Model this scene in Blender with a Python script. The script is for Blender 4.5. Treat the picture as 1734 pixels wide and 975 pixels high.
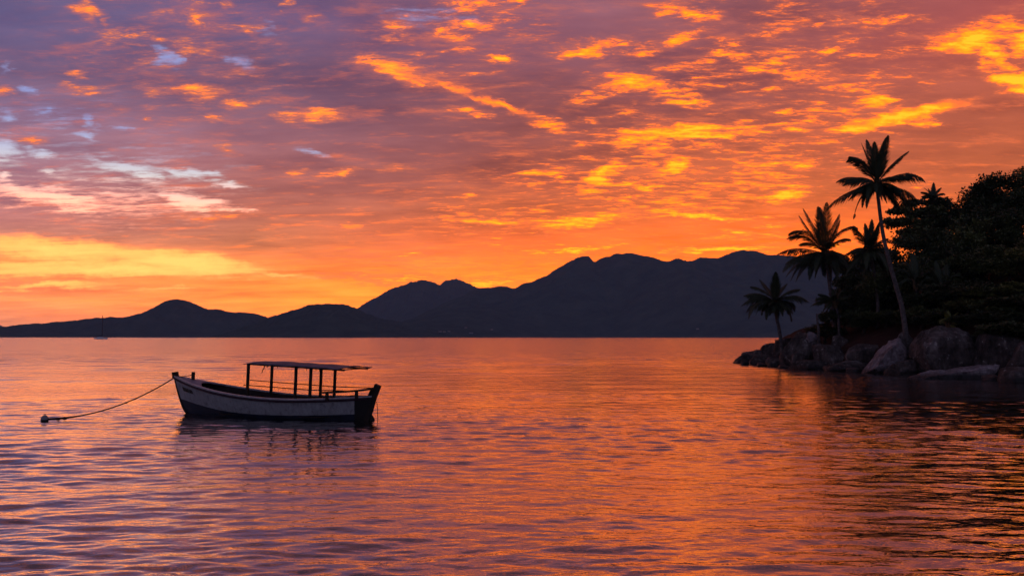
import bpy, bmesh, math, random
import numpy as np
USE_DENOISE = True
from mathutils import Vector, Matrix, noise as mnoise

for _o in list(bpy.data.objects):
    bpy.data.objects.remove(_o)
SC = bpy.context.scene
COL = SC.collection
R = math.radians

# ------------------------------------------------------------------ camera
F = 1501.0                       # focal length in photograph pixels (1734 wide)
CH = 2.66                        # eye height above the water
PITCH = math.atan(82.5 / F)
cam_d = bpy.data.cameras.new('camera')
cam_d.sensor_width = 36.0
cam_d.lens = 36.0 * F / 1734.0
cam_d.clip_start = 0.1
cam_d.clip_end = 60000.0
cam = bpy.data.objects.new('camera', cam_d)
COL.objects.link(cam)
cam.location = (0, 0, CH)
cam.rotation_euler = (math.pi / 2 + PITCH, 0, 0)
SC.camera = cam


def ray(px, py):
    dx, dy = (px - 867.0) / F, (487.5 - py) / F
    return Vector((dx, math.cos(PITCH) - dy * math.sin(PITCH), math.sin(PITCH) + dy * math.cos(PITCH)))


def at(px, py, Y):
    """the point of the world at depth Y that the photograph shows at (px, py)"""
    d = ray(px, py)
    t = Y / d.y
    return Vector((d.x * t, Y, CH + d.z * t))


def azel(px, py):
    d = ray(px, py).normalized()
    return math.atan2(d.x, d.y), math.asin(d.z)


# ------------------------------------------------------------------ render settings
SC.view_settings.view_transform = 'Standard'
SC.view_settings.look = 'None'
SC.view_settings.exposure = 0.0
SC.view_settings.gamma = 1.0
SC.view_settings.use_curve_mapping = False
SC.cycles.max_bounces = 6
SC.cycles.diffuse_bounces = 2
SC.cycles.glossy_bounces = 3
SC.cycles.transparent_max_bounces = 6
SC.cycles.volume_bounces = 1
SC.cycles.use_denoising = USE_DENOISE


def lin1(c):
    c /= 255.0
    return c / 12.92 if c <= 0.04045 else ((c + 0.055) / 1.055) ** 2.4


def lin(r, g, b, a=1.0):
    return (lin1(r), lin1(g), lin1(b), a)


# ------------------------------------------------------------------ node helper
class Sock:
    def __init__(self, g, s):
        self.g, self.s = g, s

    def _m(self, op, *o, clamp=False):
        return self.g.math(op, self, *o, clamp=clamp)

    def __add__(self, o): return self._m('ADD', o)
    __radd__ = __add__
    def __sub__(self, o): return self._m('SUBTRACT', o)
    def __rsub__(self, o): return self.g.math('SUBTRACT', o, self)
    def __mul__(self, o): return self._m('MULTIPLY', o)
    __rmul__ = __mul__
    def __truediv__(self, o): return self._m('DIVIDE', o)
    def max(self, o): return self._m('MAXIMUM', o)
    def sat(self): return self.g.math('ADD', self, 0.0, clamp=True)


class G:
    def __init__(self, tree):
        self.t = tree
        tree.nodes.clear()

    def new(self, typ, **kw):
        n = self.t.nodes.new(typ)
        for k, v in kw.items():
            setattr(n, k, v)
        return n

    def put(self, inp, v):
        if isinstance(v, Sock):
            self.t.links.new(v.s, inp)
        else:
            inp.default_value = v

    def math(self, op, *a, clamp=False):
        n = self.new('ShaderNodeMath', operation=op, use_clamp=clamp)
        for i, v in enumerate(a):
            self.put(n.inputs[i], v)
        return Sock(self, n.outputs[0])

    def vec(self, x, y, z=0.0):
        n = self.new('ShaderNodeCombineXYZ')
        for i, v in enumerate((x, y, z)):
            self.put(n.inputs[i], v)
        return Sock(self, n.outputs[0])

    def xyz(self, v):
        n = self.new('ShaderNodeSeparateXYZ')
        self.put(n.inputs[0], v)
        return [Sock(self, o) for o in n.outputs]

    def vmath(self, op, *a, out=0):
        n = self.new('ShaderNodeVectorMath', operation=op)
        for i, v in enumerate(a):
            self.put(n.inputs[i], v)
        return Sock(self, n.outputs[out])

    def vscale(self, v, s):
        n = self.new('ShaderNodeVectorMath', operation='SCALE')
        self.put(n.inputs[0], v)
        self.put(n.inputs['Scale'], s)
        return Sock(self, n.outputs[0])

    def mapping(self, v, loc=(0, 0, 0), rot=(0, 0, 0), scale=(1, 1, 1), kind='POINT'):
        n = self.new('ShaderNodeMapping', vector_type=kind)
        self.put(n.inputs[0], v)
        n.inputs['Location'].default_value = loc
        n.inputs['Rotation'].default_value = rot
        n.inputs['Scale'].default_value = scale
        return Sock(self, n.outputs[0])

    def noise(self, v, scale, detail=4.0, rough=0.5, dist=0.0, out='Fac', kind='FBM'):
        n = self.new('ShaderNodeTexNoise', noise_dimensions='3D', noise_type=kind)
        self.put(n.inputs['Vector'], v)
        n.inputs['Scale'].default_value = scale
        n.inputs['Detail'].default_value = detail
        n.inputs['Roughness'].default_value = rough
        n.inputs['Distortion'].default_value = dist
        return Sock(self, n.outputs[out])

    def smooth(self, v, a, b, lo=0.0, hi=1.0, kind='SMOOTHSTEP'):
        n = self.new('ShaderNodeMapRange', interpolation_type=kind, clamp=True)
        for nm, x in (('Value', v), ('From Min', a), ('From Max', b), ('To Min', lo), ('To Max', hi)):
            self.put(n.inputs[nm], x)
        return Sock(self, n.outputs[0])

    def ramp(self, f, stops, interp='LINEAR'):
        n = self.new('ShaderNodeValToRGB')
        cr = n.color_ramp
        cr.interpolation = interp
        while len(cr.elements) < len(stops):
            cr.elements.new(0.5)
        for e, (p, c) in zip(cr.elements, sorted(stops, key=lambda s: s[0])):
            e.position = p
            e.color = c if len(c) == 4 else (*c, 1.0)
        self.put(n.inputs[0], f)
        return Sock(self, n.outputs[0])

    def mix(self, f, a, b, blend='MIX'):
        n = self.new('ShaderNodeMix', data_type='RGBA', blend_type=blend)
        self.put(n.inputs[0], f)
        self.put(n.inputs[6], a)
        self.put(n.inputs[7], b)
        return Sock(self, n.outputs[2])

    def bump(self, h, dist, strength=1.0, normal=None):
        n = self.new('ShaderNodeBump')
        n.inputs['Strength'].default_value = strength
        n.inputs['Distance'].default_value = dist
        self.put(n.inputs['Height'], h)
        if normal is not None:
            self.put(n.inputs['Normal'], normal)
        return Sock(self, n.outputs[0])


# ------------------------------------------------------------------ sky (world)
SUN_AZ = azel(1020, 500)[0]
SUN_EL = R(1.5)
HAZE = 0.00006                  # density of the evening haze, per metre
world = bpy.data.worlds.new('World')
SC.world = world
world.use_nodes = True
world.cycles.sampling_method = 'NONE'


def glow(r, g, b):
    """sky colour from its sRGB look; where the photograph's red channel is clipped the light itself goes on above one"""
    c = lin(r, g, b)
    return (c[0] * (1.0 + max(0.0, r - 236) / 19.0 * 1.1), c[1], c[2], 1.0)


def build_sky():
    g = G(world.node_tree)
    tc = g.new('ShaderNodeTexCoord')
    d = Sock(g, tc.outputs['Generated'])
    x, y, z = g.xyz(d)
    az = g.math('ARCTAN2', x, y)
    el = g.math('ARCSINE', z)
    zz = z.max(0.0) + 0.10
    P = g.vec(x / zz, y / zz, 0.0)                  # the cloud deck, seen from below

    # ---- veil of thin cloud: colours by elevation along five bearings
    HALF = math.pi / 2
    cols = {
        -60: [(570, (215, 130, 115)), (545, (232, 145, 112)), (505, (245, 165, 100)), (480, (240, 140, 95)), (440, (244, 158, 84)), (395, (215, 138, 118)), (370, (206, 130, 124)),
              (330, (186, 124, 132)), (250, (160, 124, 146)), (180, (142, 112, 142)), (110, (116, 96, 130)), (20, (104, 94, 136))],
        430: [(570, (245, 150, 80)), (540, (254, 164, 76)), (500, (254, 168, 70)), (460, (246, 154, 74)), (410, (226, 132, 92)), (360, (206, 120, 98)),
              (300, (190, 116, 110)), (230, (160, 108, 120)), (160, (126, 94, 118)), (90, (112, 90, 122)), (20, (110, 92, 132))],
        867: [(570, (255, 158, 45)), (520, (255, 174, 46)), (475, (255, 166, 42)), (420, (244, 126, 56)), (360, (206, 102, 66)), (300, (172, 90, 76)),
              (230, (150, 84, 82)), (160, (142, 84, 90)), (90, (144, 92, 108)), (20, (150, 100, 120))],
        1300: [(570, (255, 162, 30)), (460, (255, 160, 28)), (430, (255, 148, 30)), (390, (244, 124, 38)), (330, (212, 104, 58)), (260, (184, 94, 68)),
               (180, (158, 86, 80)), (110, (150, 84, 88)), (20, (158, 92, 96))],
        1790: [(570, (240, 120, 60)), (400, (236, 118, 62)), (330, (226, 112, 66)), (260, (208, 106, 68)), (190, (192, 98, 70)), (120, (184, 92, 70)),
               (40, (190, 90, 76)), (0, (180, 88, 82))],
    }
    over = [(28, (84, 68, 86)), (40, (66, 60, 78)), (60, (56, 58, 78)), (90, (54, 57, 78))]
    prev = None
    last = None
    for px in sorted(cols):
        st = []
        for py, c in cols[px]:
            st.append((max(0.0, azel(px, py)[1] / HALF), glow(*c)))
        for e, c in over:
            st.append((R(e) / HALF, glow(*c)))
        c = g.ramp(el / HALF, st)
        a = azel(px, 400)[0]
        if prev is None:
            prev = c
        else:
            prev = g.mix(g.smooth(az, last, a, kind='LINEAR'), prev, c)
        last = a
    rear = g.ramp(el / HALF, [(0.0, glow(108, 98, 114)), (R(12) / HALF, glow(112, 110, 136)), (R(35) / HALF, glow(96, 97, 124)), (1.0, glow(54, 57, 78))])
    aaz = g.math('ABSOLUTE', az)
    back = g.smooth(aaz, R(42), R(115))
    veil = g.mix(back, prev, rear)

    # ---- mottling of the veil
    n1 = g.noise(P, 1.25, 4.0, 0.55, 0.0)
    nf = g.noise(g.mapping(P, rot=(0, 0, R(30)), scale=(0.6, 1.3, 1)), 3.6, 5.0, 0.62, 0.25)
    mot = g.smooth(n1 * 0.55 + nf * 0.45, 0.34, 0.66, 0.60, 1.20, 'LINEAR')
    veil = g.mix(1.0, veil, g.vec(mot, mot, g.smooth(mot, 0.6, 1.2, 0.72, 1.14, 'LINEAR')), 'MULTIPLY')
    wis = g.noise(g.mapping(P, rot=(0, 0, R(36)), scale=(0.6, 1.4, 1)), 6.5, 6.0, 0.70, 0.2)
    wamt = g.smooth(az, azel(150, 300)[0], azel(900, 300)[0], 0.36, 0.66) * g.smooth(aaz, R(70), R(35))
    veil = g.mix(g.smooth(wis, 0.50, 0.74) * wamt, veil, g.ramp(el / HALF, [(0.0, glow(255, 172, 50)), (R(6) / HALF, glow(255, 160, 56)), (R(10) / HALF, glow(242, 130, 70)), (R(20) / HALF, glow(214, 112, 92)), (R(40) / HALF, glow(120, 88, 112))]))

    front = g.smooth(aaz, R(80), R(45))
    gain = g.math('EXPONENT', g.math('DIVIDE', 460.0 * HAZE, z.max(0.046)))     # what the haze below will take away again
    def beyond(g, c, gain):
        """the sky as it is above the haze: what the haze takes is added, what it scatters in is left out"""
        v = g.vmath('SUBTRACT', g.vscale(c, gain), g.vscale(g.vec(0.046, 0.043, 0.088), gain - 1.0))
        return g.vmath('MAXIMUM', v, (0.002, 0.002, 0.002))

    outer = dict(veil=veil, P=P, az=az, el=el, front=front, gain=gain)
    og = g

    def tile_sky(x0, x1, y0, y1):
        """the cloud lit sky of one sector (bounds in radians of azimuth and elevation), a node group"""
        tree = bpy.data.node_groups.new('sky_sector', 'ShaderNodeTree')
        g = G(tree)
        gi = g.new('NodeGroupInput')
        go = g.new('NodeGroupOutput')
        for nm in outer:
            tree.interface.new_socket(nm, in_out='INPUT', socket_type={'veil': 'NodeSocketColor', 'P': 'NodeSocketVector'}.get(nm, 'NodeSocketFloat'))
        tree.interface.new_socket('sky', in_out='OUTPUT', socket_type='NodeSocketShader')
        veil, P, az, el, front, gain = [Sock(g, gi.outputs[nm]) for nm in outer]
        wn = g.noise(g.vec(az, el * 2.2, 0.0), 32.0, 4.0, 0.62, out='Color')
        wv = g.vmath('MULTIPLY', g.vmath('SUBTRACT', wn, (0.5, 0.5, 0.5)), (0.050, 0.018, 0.0))
        WX, WY, _ = g.xyz(g.vmath('ADD', g.vec(az, el, 0.0), wv))

        def field(feats, acc=None):
            for (fx0, fy0, fx1, fy1, hw, inten) in feats:
                a0, a1 = azel(fx0, fy0), azel(fx1, fy1)
                dx, dy = a1[0] - a0[0], a1[1] - a0[1]
                ln = math.hypot(dx, dy)
                ca, sa = abs(dx) / (ln + 1e-9), abs(dy) / (ln + 1e-9)
                la, lb = ln * 0.5 * LEN + 2e-3, hw / F * WID
                ex, ey = la * ca + lb * sa + 0.022, la * sa + lb * ca + 0.010
                cx, cy = (a0[0] + a1[0]) / 2, (a0[1] + a1[1]) / 2
                if cx + ex < x0 or cx - ex > x1 or cy + ey < y0 or cy - ey > y1:
                    continue
                # the running maximum rides along in z (scaled away) so that the clouds are evaluated one after another
                q = g.mapping(g.vec(WX, WY, 0.0 if acc is None else acc), (cx, cy, 0), (0, 0, math.atan2(dy, dx)), (la, lb, 1e7), 'TEXTURE')
                m = g.smooth(g.vmath('LENGTH', q, out=1), 1.0, 0.0, 0.0, inten, 'LINEAR')
                acc = m if acc is None else acc.max(m)
            return acc

        sky = veil
        # glowing cloudlets
        Gd = field(gold, g.smooth(el, R(17), R(27), 0.0, 0.30) * front)
        if Gd is not None:
            nc = g.noise(g.mapping(P, rot=(0, 0, R(44)), scale=(0.6, 1.35, 1)), 12.0, 7.0, 0.74, 0.2)
            nn = (nc - 0.5) * 4.6
            dens = Gd * 1.38 + nn * g.smooth(Gd, 0.0, 0.30, 0.0, 0.9, 'LINEAR') - 0.60
            dens = dens + (g.noise(P, 2.2, 2.0, 0.5) - 0.5) * 1.1 * g.smooth(Gd, 0.85, 0.45)      # thicker here, thinner there
            Gt = field(trail)
            if Gt is not None:
                dens = dens.max(Gt * 1.25 - 0.30 + nn * 0.22 * g.smooth(Gt, 0.0, 0.2))
            alpha = g.smooth(dens, -0.22, 0.58)
            warm = g.ramp(dens, [(0.0, glow(214, 104, 74)), (0.22, glow(240, 122, 62)), (0.45, glow(252, 146, 44)), (0.72, glow(255, 176, 26)), (1.0, glow(255, 210, 40))])
            pale = g.ramp(dens, [(0.0, glow(196, 112, 112)), (0.3, glow(232, 126, 84)), (0.65, glow(250, 150, 66)), (1.0, glow(255, 184, 60))])
            halo = g.smooth(Gd * 1.25 + nn * 0.40 * g.smooth(Gd, 0.0, 0.3) - 0.50, -0.40, 0.45) * 0.50       # thin glowing fringes
            sky = g.mix(halo, veil, g.ramp(el / HALF, [(0.0, glow(250, 140, 52)), (R(8) / HALF, glow(238, 124, 62)), (R(20) / HALF, glow(206, 106, 88)), (R(40) / HALF, glow(120, 88, 108))]))
            sky = g.mix(alpha * 0.95, sky, g.mix(g.smooth(az, azel(400, 200)[0], azel(950, 200)[0]), pale, warm))
        # clear gaps on the left, pale blue above and cream lower down
        Gg = field(gaps)
        if Gg is not None:
            ng = (g.noise(g.mapping(P, rot=(0, 0, R(-36)), scale=(0.5, 1.35, 1)), 11.0, 6.0, 0.70, 0.2) - 0.5) * 4.6
            dg = Gg * 1.62 + ng * g.smooth(Gg, 0.0, 0.3, 0.0, 0.85, 'LINEAR') - 0.62
            gapc = g.ramp(g.smooth(el, azel(200, 345)[1], azel(200, 200)[1], kind='LINEAR'),
                          [(0.0, glow(255, 228, 186)), (0.35, glow(230, 222, 222)), (0.6, glow(196, 198, 226)), (1.0, glow(152, 160, 214))])
            sky = g.mix(g.smooth(dg, -0.42, 0.95) * 0.94, sky, gapc)
        # the bright low opening on the left
        Gb = field(band)
        if Gb is not None:
            nb = (g.noise(g.mapping(P, rot=(0, 0, R(-14)), scale=(0.30, 1.2, 1)), 4.5, 5.0, 0.66) - 0.5) * 3.2
            db = Gb * 1.5 + nb * g.smooth(Gb, 0.0, 0.3, 0.0, 0.5, 'LINEAR') - 0.42
            bandc = g.ramp(db, [(0.0, glow(248, 168, 92)), (0.5, glow(255, 202, 104)), (1.0, glow(255, 226, 118))])
            sky = g.mix(g.smooth(db, -0.1, 0.6) * 0.95, sky, bandc)
        bg = g.new('ShaderNodeBackground')
        g.put(bg.inputs['Color'], beyond(g, sky, gain))
        tree.links.new(bg.outputs[0], go.inputs[0])
        n = og.new('ShaderNodeGroup')
        n.node_tree = tree
        for nm, v in outer.items():
            og.put(n.inputs[nm], v)
        return n.outputs[0]

    LEN, WID = 1.45, 1.9
    gold = [
        (470, 196, 600, 190, 10, 1.15), (290, 158, 385, 152, 13, 1.0), (372, 179, 442, 174, 9, .9), (80, 148, 168, 150, 7, .72), (-20, 155, 28, 156, 8, .8),
        (115, 14, 178, 20, 13, .85), (315, 18, 348, 48, 22, .82), (366, 8, 394, 8, 8, .8), (410, 48, 450, 54, 8, .7), (480, 8, 500, 4, 8, .7), (498, 24, 548, 34, 9, .7), (110, 124, 155, 130, 7, .65),
        (170, 34, 188, 36, 8, .8), (330, 198, 375, 206, 6, .62), (245, 202, 268, 200, 4, .7), (360, 250, 410, 262, 7, .6), (20, 238, 90, 240, 7, .55),
        (585, 104, 740, 128, 15, .92), (640, 118, 780, 150, 10, .82), (600, 108, 780, 150, 12, .9), (895, 205, 965, 212, 12, .85), (980, 200, 1020, 210, 8, .75), (752, 182, 832, 191, 7, .9),
        (640, 24, 705, 66, 18, .66), (733, 58, 762, 44, 11, .74), (786, 36, 808, 44, 9, .76), (818, 92, 882, 106, 8, .82), (860, 4, 900, 2, 7, .8), (770, 8, 790, 12, 6, .6),
        (920, 90, 1080, 70, 12, 1.12), (1080, 88, 1195, 58, 12, .95), (1090, 14, 1255, 30, 11, .82), (990, 136, 1145, 140, 13, 1.05), (945, 178, 1042, 158, 9, 1.0),
        (1100, 158, 1235, 184, 12, .95), (1185, 93, 1280, 90, 6, .95), (1272, 112, 1375, 100, 10, .95), (1365, 102, 1450, 72, 8, .8), (1440, 50, 1560, 30, 8, .85), (1275, 150, 1350, 150, 8, .8), (1375, 152, 1490, 140, 5, .72), (1540, 140, 1620, 138, 4, .65),
        (1415, 176, 1530, 172, 10, 1.05), (1400, 222, 1650, 172, 10, 1.35), (1365, 226, 1500, 212, 8, 1.0), (1540, 215, 1590, 205, 8, .85), (1300, 185, 1360, 192, 6, .85),
        (1570, 72, 1760, 48, 20, 1.15), (1640, 60, 1705, 112, 20, 1.25), (1660, 118, 1790, 152, 16, 1.4), (1690, 60, 1790, 85, 22, 1.1),
        (860, 345, 1500, 235, 120, .66), (1150, 310, 1450, 280, 80, .66), (640, 370, 1000, 340, 70, .52), (1000, 60, 1700, 130, 130, .50), (1240, 200, 1600, 190, 70, .55), (0, 60, 600, 90, 120, .40), (560, 60, 1000, 60, 110, .46), (500, 430, 1300, 415, 60, .50),
        (1005, 230, 1310, 214, 16, 1.25), (1010, 250, 1130, 232, 10, 1.0), (975, 325, 1065, 270, 16, 1.25), (1050, 318, 1140, 314, 5, 1.15), (1100, 290, 1195, 276, 12, 1.2), (1290, 212, 1400, 218, 8, .9),
        (750, 332, 835, 330, 6, .85), (835, 302, 1000, 284, 6, .8), (880, 310, 935, 318, 6, .8), (690, 376, 980, 374, 6, .88), (880, 388, 1100, 358, 13, 1.15), (1070, 355, 1310, 374, 5, 1.2), (1270, 338, 1390, 322, 11, 1.2), (1330, 290, 1400, 272, 6, 1.0),
        (840, 436, 1115, 407, 5, 1.15), (1090, 428, 1360, 414, 6, 1.2), (1340, 425, 1480, 405, 5, 1.1), (1270, 380, 1340, 383, 4, 1.1), (880, 355, 960, 350, 5, .8),
        (475, 292, 525, 290, 5, .8), (538, 298, 625, 288, 7, .82), (620, 284, 730, 288, 5, .7), (240, 374, 480, 360, 7, .72), (520, 385, 640, 382, 5, .62),
        (560, 440, 840, 425, 6, .7), (480, 465, 720, 470, 6, .75), (730, 478, 905, 480, 9, 1.2), (600, 478, 760, 468, 6, .95), (900, 425, 960, 452, 8, .75),
        (1100, 395, 1420, 398, 12, .72), (1480, 330, 1600, 300, 10, .5),
    ]
    # the smooth diagonal streak above the centre
    trail = [(590, 102, 800, 150, 15, .62), (690, 122, 840, 172, 8, .70), (770, 148, 915, 203, 6.5, .84), (1400, 222, 1650, 171, 8, 1.2)]
    gaps = [
        (-60, 290, 440, 320, 70, .36), (-60, 200, 260, 215, 60, .28), (-60, 335, 420, 352, 20, .5),
        (-30, 240, 40, 258, 17, 1.0), (-30, 268, 20, 275, 6, .9), (150, 275, 275, 292, 9, 1.05), (215, 290, 280, 305, 6, .95), (275, 285, 378, 298, 6, 1.0), (350, 300, 425, 318, 6, .9), (40, 255, 100, 265, 5, .8),
        (262, 78, 298, 112, 10, .85), (140, 198, 170, 222, 8, .8), (-10, 192, 40, 200, 9, .75), (60, 192, 100, 190, 5, .6), (120, 225, 165, 240, 6, .8), (40, 150, 60, 155, 6, .7), (500, 250, 570, 268, 5, .58), (385, 100, 430, 116, 10, .6), (440, 40, 475, 50, 9, .6), (10, 110, 20, 120, 10, .55), (60, 288, 100, 292, 5, .75),
        (-40, 312, 185, 350, 11, 1.12), (255, 326, 390, 350, 11, 1.1), (290, 352, 430, 352, 5, .9), (60, 330, 130, 352, 8, 1.0), (0, 300, 30, 300, 5, .8), (620, 20, 820, 40, 14, .5), (180, 215, 230, 222, 5, .6)]
    band = [(-160, 402, 300, 440, 17, 1.0), (120, 425, 470, 462, 16, 1.12), (-160, 450, 470, 458, 12, 1.05), (380, 455, 560, 470, 6, .7), (-60, 486, 220, 482, 6, .75), (180, 490, 420, 486, 4, .55)]

    def plain():
        bg = g.new('ShaderNodeBackground')
        g.put(bg.inputs['Color'], beyond(g, veil, gain))
        return bg.outputs[0]

    def choose(v, a, lo, hi):
        m = g.new('ShaderNodeMixShader')
        g.put(m.inputs[0], g.math('GREATER_THAN', v, a))
        g.t.links.new(lo, m.inputs[1])
        g.t.links.new(hi, m.inputs[2])
        return m.outputs[0]

    # sector by sector, so that each bearing only works through its own clouds
    ca = [azel(p, 400)[0] for p in (230, 430, 640, 860, 1010, 1130, 1280, 1450)]
    ca = [R(-75)] + ca + [R(75)]
    ce = [R(0.2)] + [math.atan((570 - p) / F) for p in (340, 150)] + [R(19.5), R(75)]

    def rows(k, lo, hi):
        if hi - lo == 1:
            return tile_sky(ca[k], ca[k + 1], ce[lo], ce[hi])
        mid = (lo + hi) // 2
        return choose(el, ce[mid], rows(k, lo, mid), rows(k, mid, hi))

    def columns(lo, hi):
        if hi - lo == 1:
            return rows(lo, 0, len(ce) - 1)
        mid = (lo + hi) // 2
        return choose(az, ca[mid], columns(lo, mid), columns(mid, hi))

    infront = choose(el, ce[0], plain(), choose(el, ce[-1], columns(0, len(ca) - 1), plain()))
    sky_sh = choose(aaz, ca[-1], infront, plain())
    # a little clear twilight air behind the clouds
    st = g.new('ShaderNodeTexSky', sky_type='NISHITA')
    st.sun_disc = False
    st.sun_elevation = SUN_EL
    st.sun_rotation = SUN_AZ
    bg2 = g.new('ShaderNodeBackground')
    g.t.links.new(st.outputs[0], bg2.inputs['Color'])
    bg2.inputs['Strength'].default_value = 0.0015
    add = g.new('ShaderNodeAddShader')
    g.t.links.new(sky_sh, add.inputs[0])
    g.t.links.new(bg2.outputs[0], add.inputs[1])
    out = g.new('ShaderNodeOutputWorld')
    g.t.links.new(add.outputs[0], out.inputs['Surface'])


build_sky()

# ------------------------------------------------------------------ sun, low behind the far ridge and already filtered by it
sun_d = bpy.data.lights.new('sun', 'SUN')
sun_d.energy = 0.25
sun_d.angle = R(3.0)
sun_d.color = (1.0, 0.62, 0.32)
sun = bpy.data.objects.new('sun', sun_d)
COL.objects.link(sun)
_sd = Vector((math.sin(SUN_AZ) * math.cos(SUN_EL), math.cos(SUN_AZ) * math.cos(SUN_EL), math.sin(SUN_EL)))
sun.rotation_euler = _sd.to_track_quat('Z', 'Y').to_euler()


# ------------------------------------------------------------------ object helpers
def tag(o, label=None, cat=None, group=None, kind=None):
    for k, v in (('label', label), ('category', cat), ('group', group), ('kind', kind)):
        if v:
            o[k] = v
    return o


def link(name, me, m=None, parent=None):
    o = bpy.data.objects.new(name, me)
    COL.objects.link(o)
    if m is not None and me is not None:
        for q in (m if isinstance(m, (list, tuple)) else [m]):
            me.materials.append(q)
    if parent is not None:
        o.parent = parent
    return o


def empty(name, loc, label, cat, group=None, rz=0.0):
    o = bpy.data.objects.new(name, None)
    COL.objects.link(o)
    o.location = loc
    o.rotation_euler = (0, 0, rz)
    o.empty_display_size = 0.3
    return tag(o, label, cat, group)


def np_mesh(name, v, f, smooth=True):
    v = np.asarray(v, dtype=np.float32)
    f = np.asarray(f, dtype=np.int32)
    k = f.shape[1]
    me = bpy.data.meshes.new(name)
    me.vertices.add(len(v))
    me.vertices.foreach_set('co', v.ravel())
    me.loops.add(f.size)
    me.loops.foreach_set('vertex_index', f.ravel())
    me.polygons.add(len(f))
    me.polygons.foreach_set('loop_start', np.arange(0, f.size, k, dtype=np.int32))
    me.polygons.foreach_set('use_smooth', np.full(len(f), smooth))
    me.update(calc_edges=True)
    return me


def grid_faces(nr, nc, wrap=False):
    a = np.arange(nr * nc).reshape(nr, nc)
    if wrap:
        a = np.concatenate([a, a[:, :1]], 1)
    return np.stack([a[:-1, :-1], a[:-1, 1:], a[1:, 1:], a[1:, :-1]], -1).reshape(-1, 4)


def material(name, col, rough=0.8, fn=None, spec=0.3):
    m = bpy.data.materials.new(name)
    m.use_nodes = True
    g = G(m.node_tree)
    b = g.new('ShaderNodeBsdfPrincipled')
    o = g.new('ShaderNodeOutputMaterial')
    m.node_tree.links.new(b.outputs[0], o.inputs['Surface'])
    b.inputs['Base Color'].default_value = (*col[:3], 1)
    b.inputs['Roughness'].default_value = rough
    b.inputs['Specular IOR Level'].default_value = spec
    if fn:
        fn(g, b)
    return m


def objco(g):
    return Sock(g, g.new('ShaderNodeTexCoord').outputs['Object'])


# ------------------------------------------------------------------ water
RF = 0.18
BM = 0.6


def water_fn(g, b):
    p = objco(g)
    b.inputs['Metallic'].default_value = 1.0        # a mirror whose reflectance climbs to one at grazing angles, like calm water
    r = g.vmath('LENGTH', p, out=1)
    # cat's paws: patches where the breeze roughens the surface
    gust = g.noise(g.mapping(p, scale=(0.018, 0.06, 1)), 1.0, 4.0, 0.55)
    k = g.smooth(gust, 0.36, 0.62, 0.55, 1.25)
    fine = g.noise(g.mapping(p, rot=(0, 0, R(6)), scale=(0.55, 1.0, 1)), 5.5, 3.0, 0.55, 0.25)
    mid = g.noise(g.mapping(p, rot=(0, 0, R(-5)), scale=(0.42, 1.0, 1)), 1.5, 3.0, 0.5, 0.2)
    far = g.smooth(r, 14.0, 60.0)
    vfar = g.smooth(r, 200.0, 900.0, 0.0, 0.8)
    lane = g.noise(g.mapping(p, rot=(0, 0, R(4)), scale=(0.30, 1.0, 1)), 0.30, 3.0, 0.6)
    h = lane * 1.0 * g.smooth(r, 45.0, 150.0) + (fine * 0.023 + mid * 0.13 * (0.25 + far * 0.65)) * k * (1.0 - vfar) * BM
    nb = g.bump(h, 1.0, 1.0)
    g.put(b.inputs['Normal'], nb)
    g.put(b.inputs['Roughness'], g.smooth(g.math('LOGARITHM', r, 10.0), 1.45, 2.1, 0.05, RF, 'LINEAR'))


def build_water():
    rings = [0.4, 1.5]
    r = 3.2
    while r < 42:
        rings.append(r)
        r *= 1.0036
    while r < 220:
        rings.append(r)
        r *= 1.009
    while r < 10000:
        rings.append(r)
        r *= 1.12
    rings = np.array(rings)
    th = np.concatenate([np.linspace(R(-38), R(38), 500), np.linspace(R(41), R(319), 60)])
    rr, tt = np.meshgrid(rings, th, indexing='ij')
    x, y = rr * np.sin(tt), rr * np.cos(tt)
    step = np.gradient(rings)[:, None] * np.ones_like(x)
    rng = np.random.default_rng(5)
    z = np.zeros_like(x)
    gust = 0.85 + 0.40 * np.sin(x * 0.11 + 1.3 + 0.7 * np.sin(y * 0.23)) * np.sin(y * 0.31 + 0.5 * np.sin(x * 0.17))
    # the shore shelters a strip of smoother water
    for i in range(120):
        lam = 0.17 * (2.0 / 0.17) ** rng.random() if i < 104 else 2.0 + 3.5 * rng.random()
        a = rng.normal(0.0, 0.34) - 0.10
        steep = 0.0180 * (lam / 0.6) ** -0.75 if lam > 0.6 else 0.0180
        amp = steep * lam / (2 * math.pi) * (0.6 + 0.8 * rng.random())
        kx, ky = math.sin(a) * 2 * math.pi / lam, math.cos(a) * 2 * math.pi / lam
        ph = rng.random() * 7
        fade = np.clip((lam / (step + 1e-6) - 2.5) / 2.5, 0, 1)
        warp = 0.35 * np.sin(x * (0.25 + 0.1 * rng.random()) + ph) + 0.25 * np.sin(y * 0.19 + 2 * ph)
        arg = kx * x + ky * y + ph + warp
        if lam > 2.0:
            fade = fade * (1 + 5.0 * np.clip((rr - 40) / 70, 0, 1))      # the open bay is rougher than the lee of the point
        z += amp * fade * gust * (np.sin(arg) + 0.22 * np.sin(2 * arg + 1.57))
    v = np.stack([x, y, z], -1).reshape(-1, 3)
    f = grid_faces(len(rings), len(th), wrap=True)[:, ::-1]
    me = np_mesh('water', v, f)
    o = link('water', me, material('sea_water', (0.45, 0.42, 0.42), 0.03, water_fn, 0.5))
    return tag(o, 'rippled bay water mirroring the orange sunset', 'water', kind='structure')


build_water()


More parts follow.
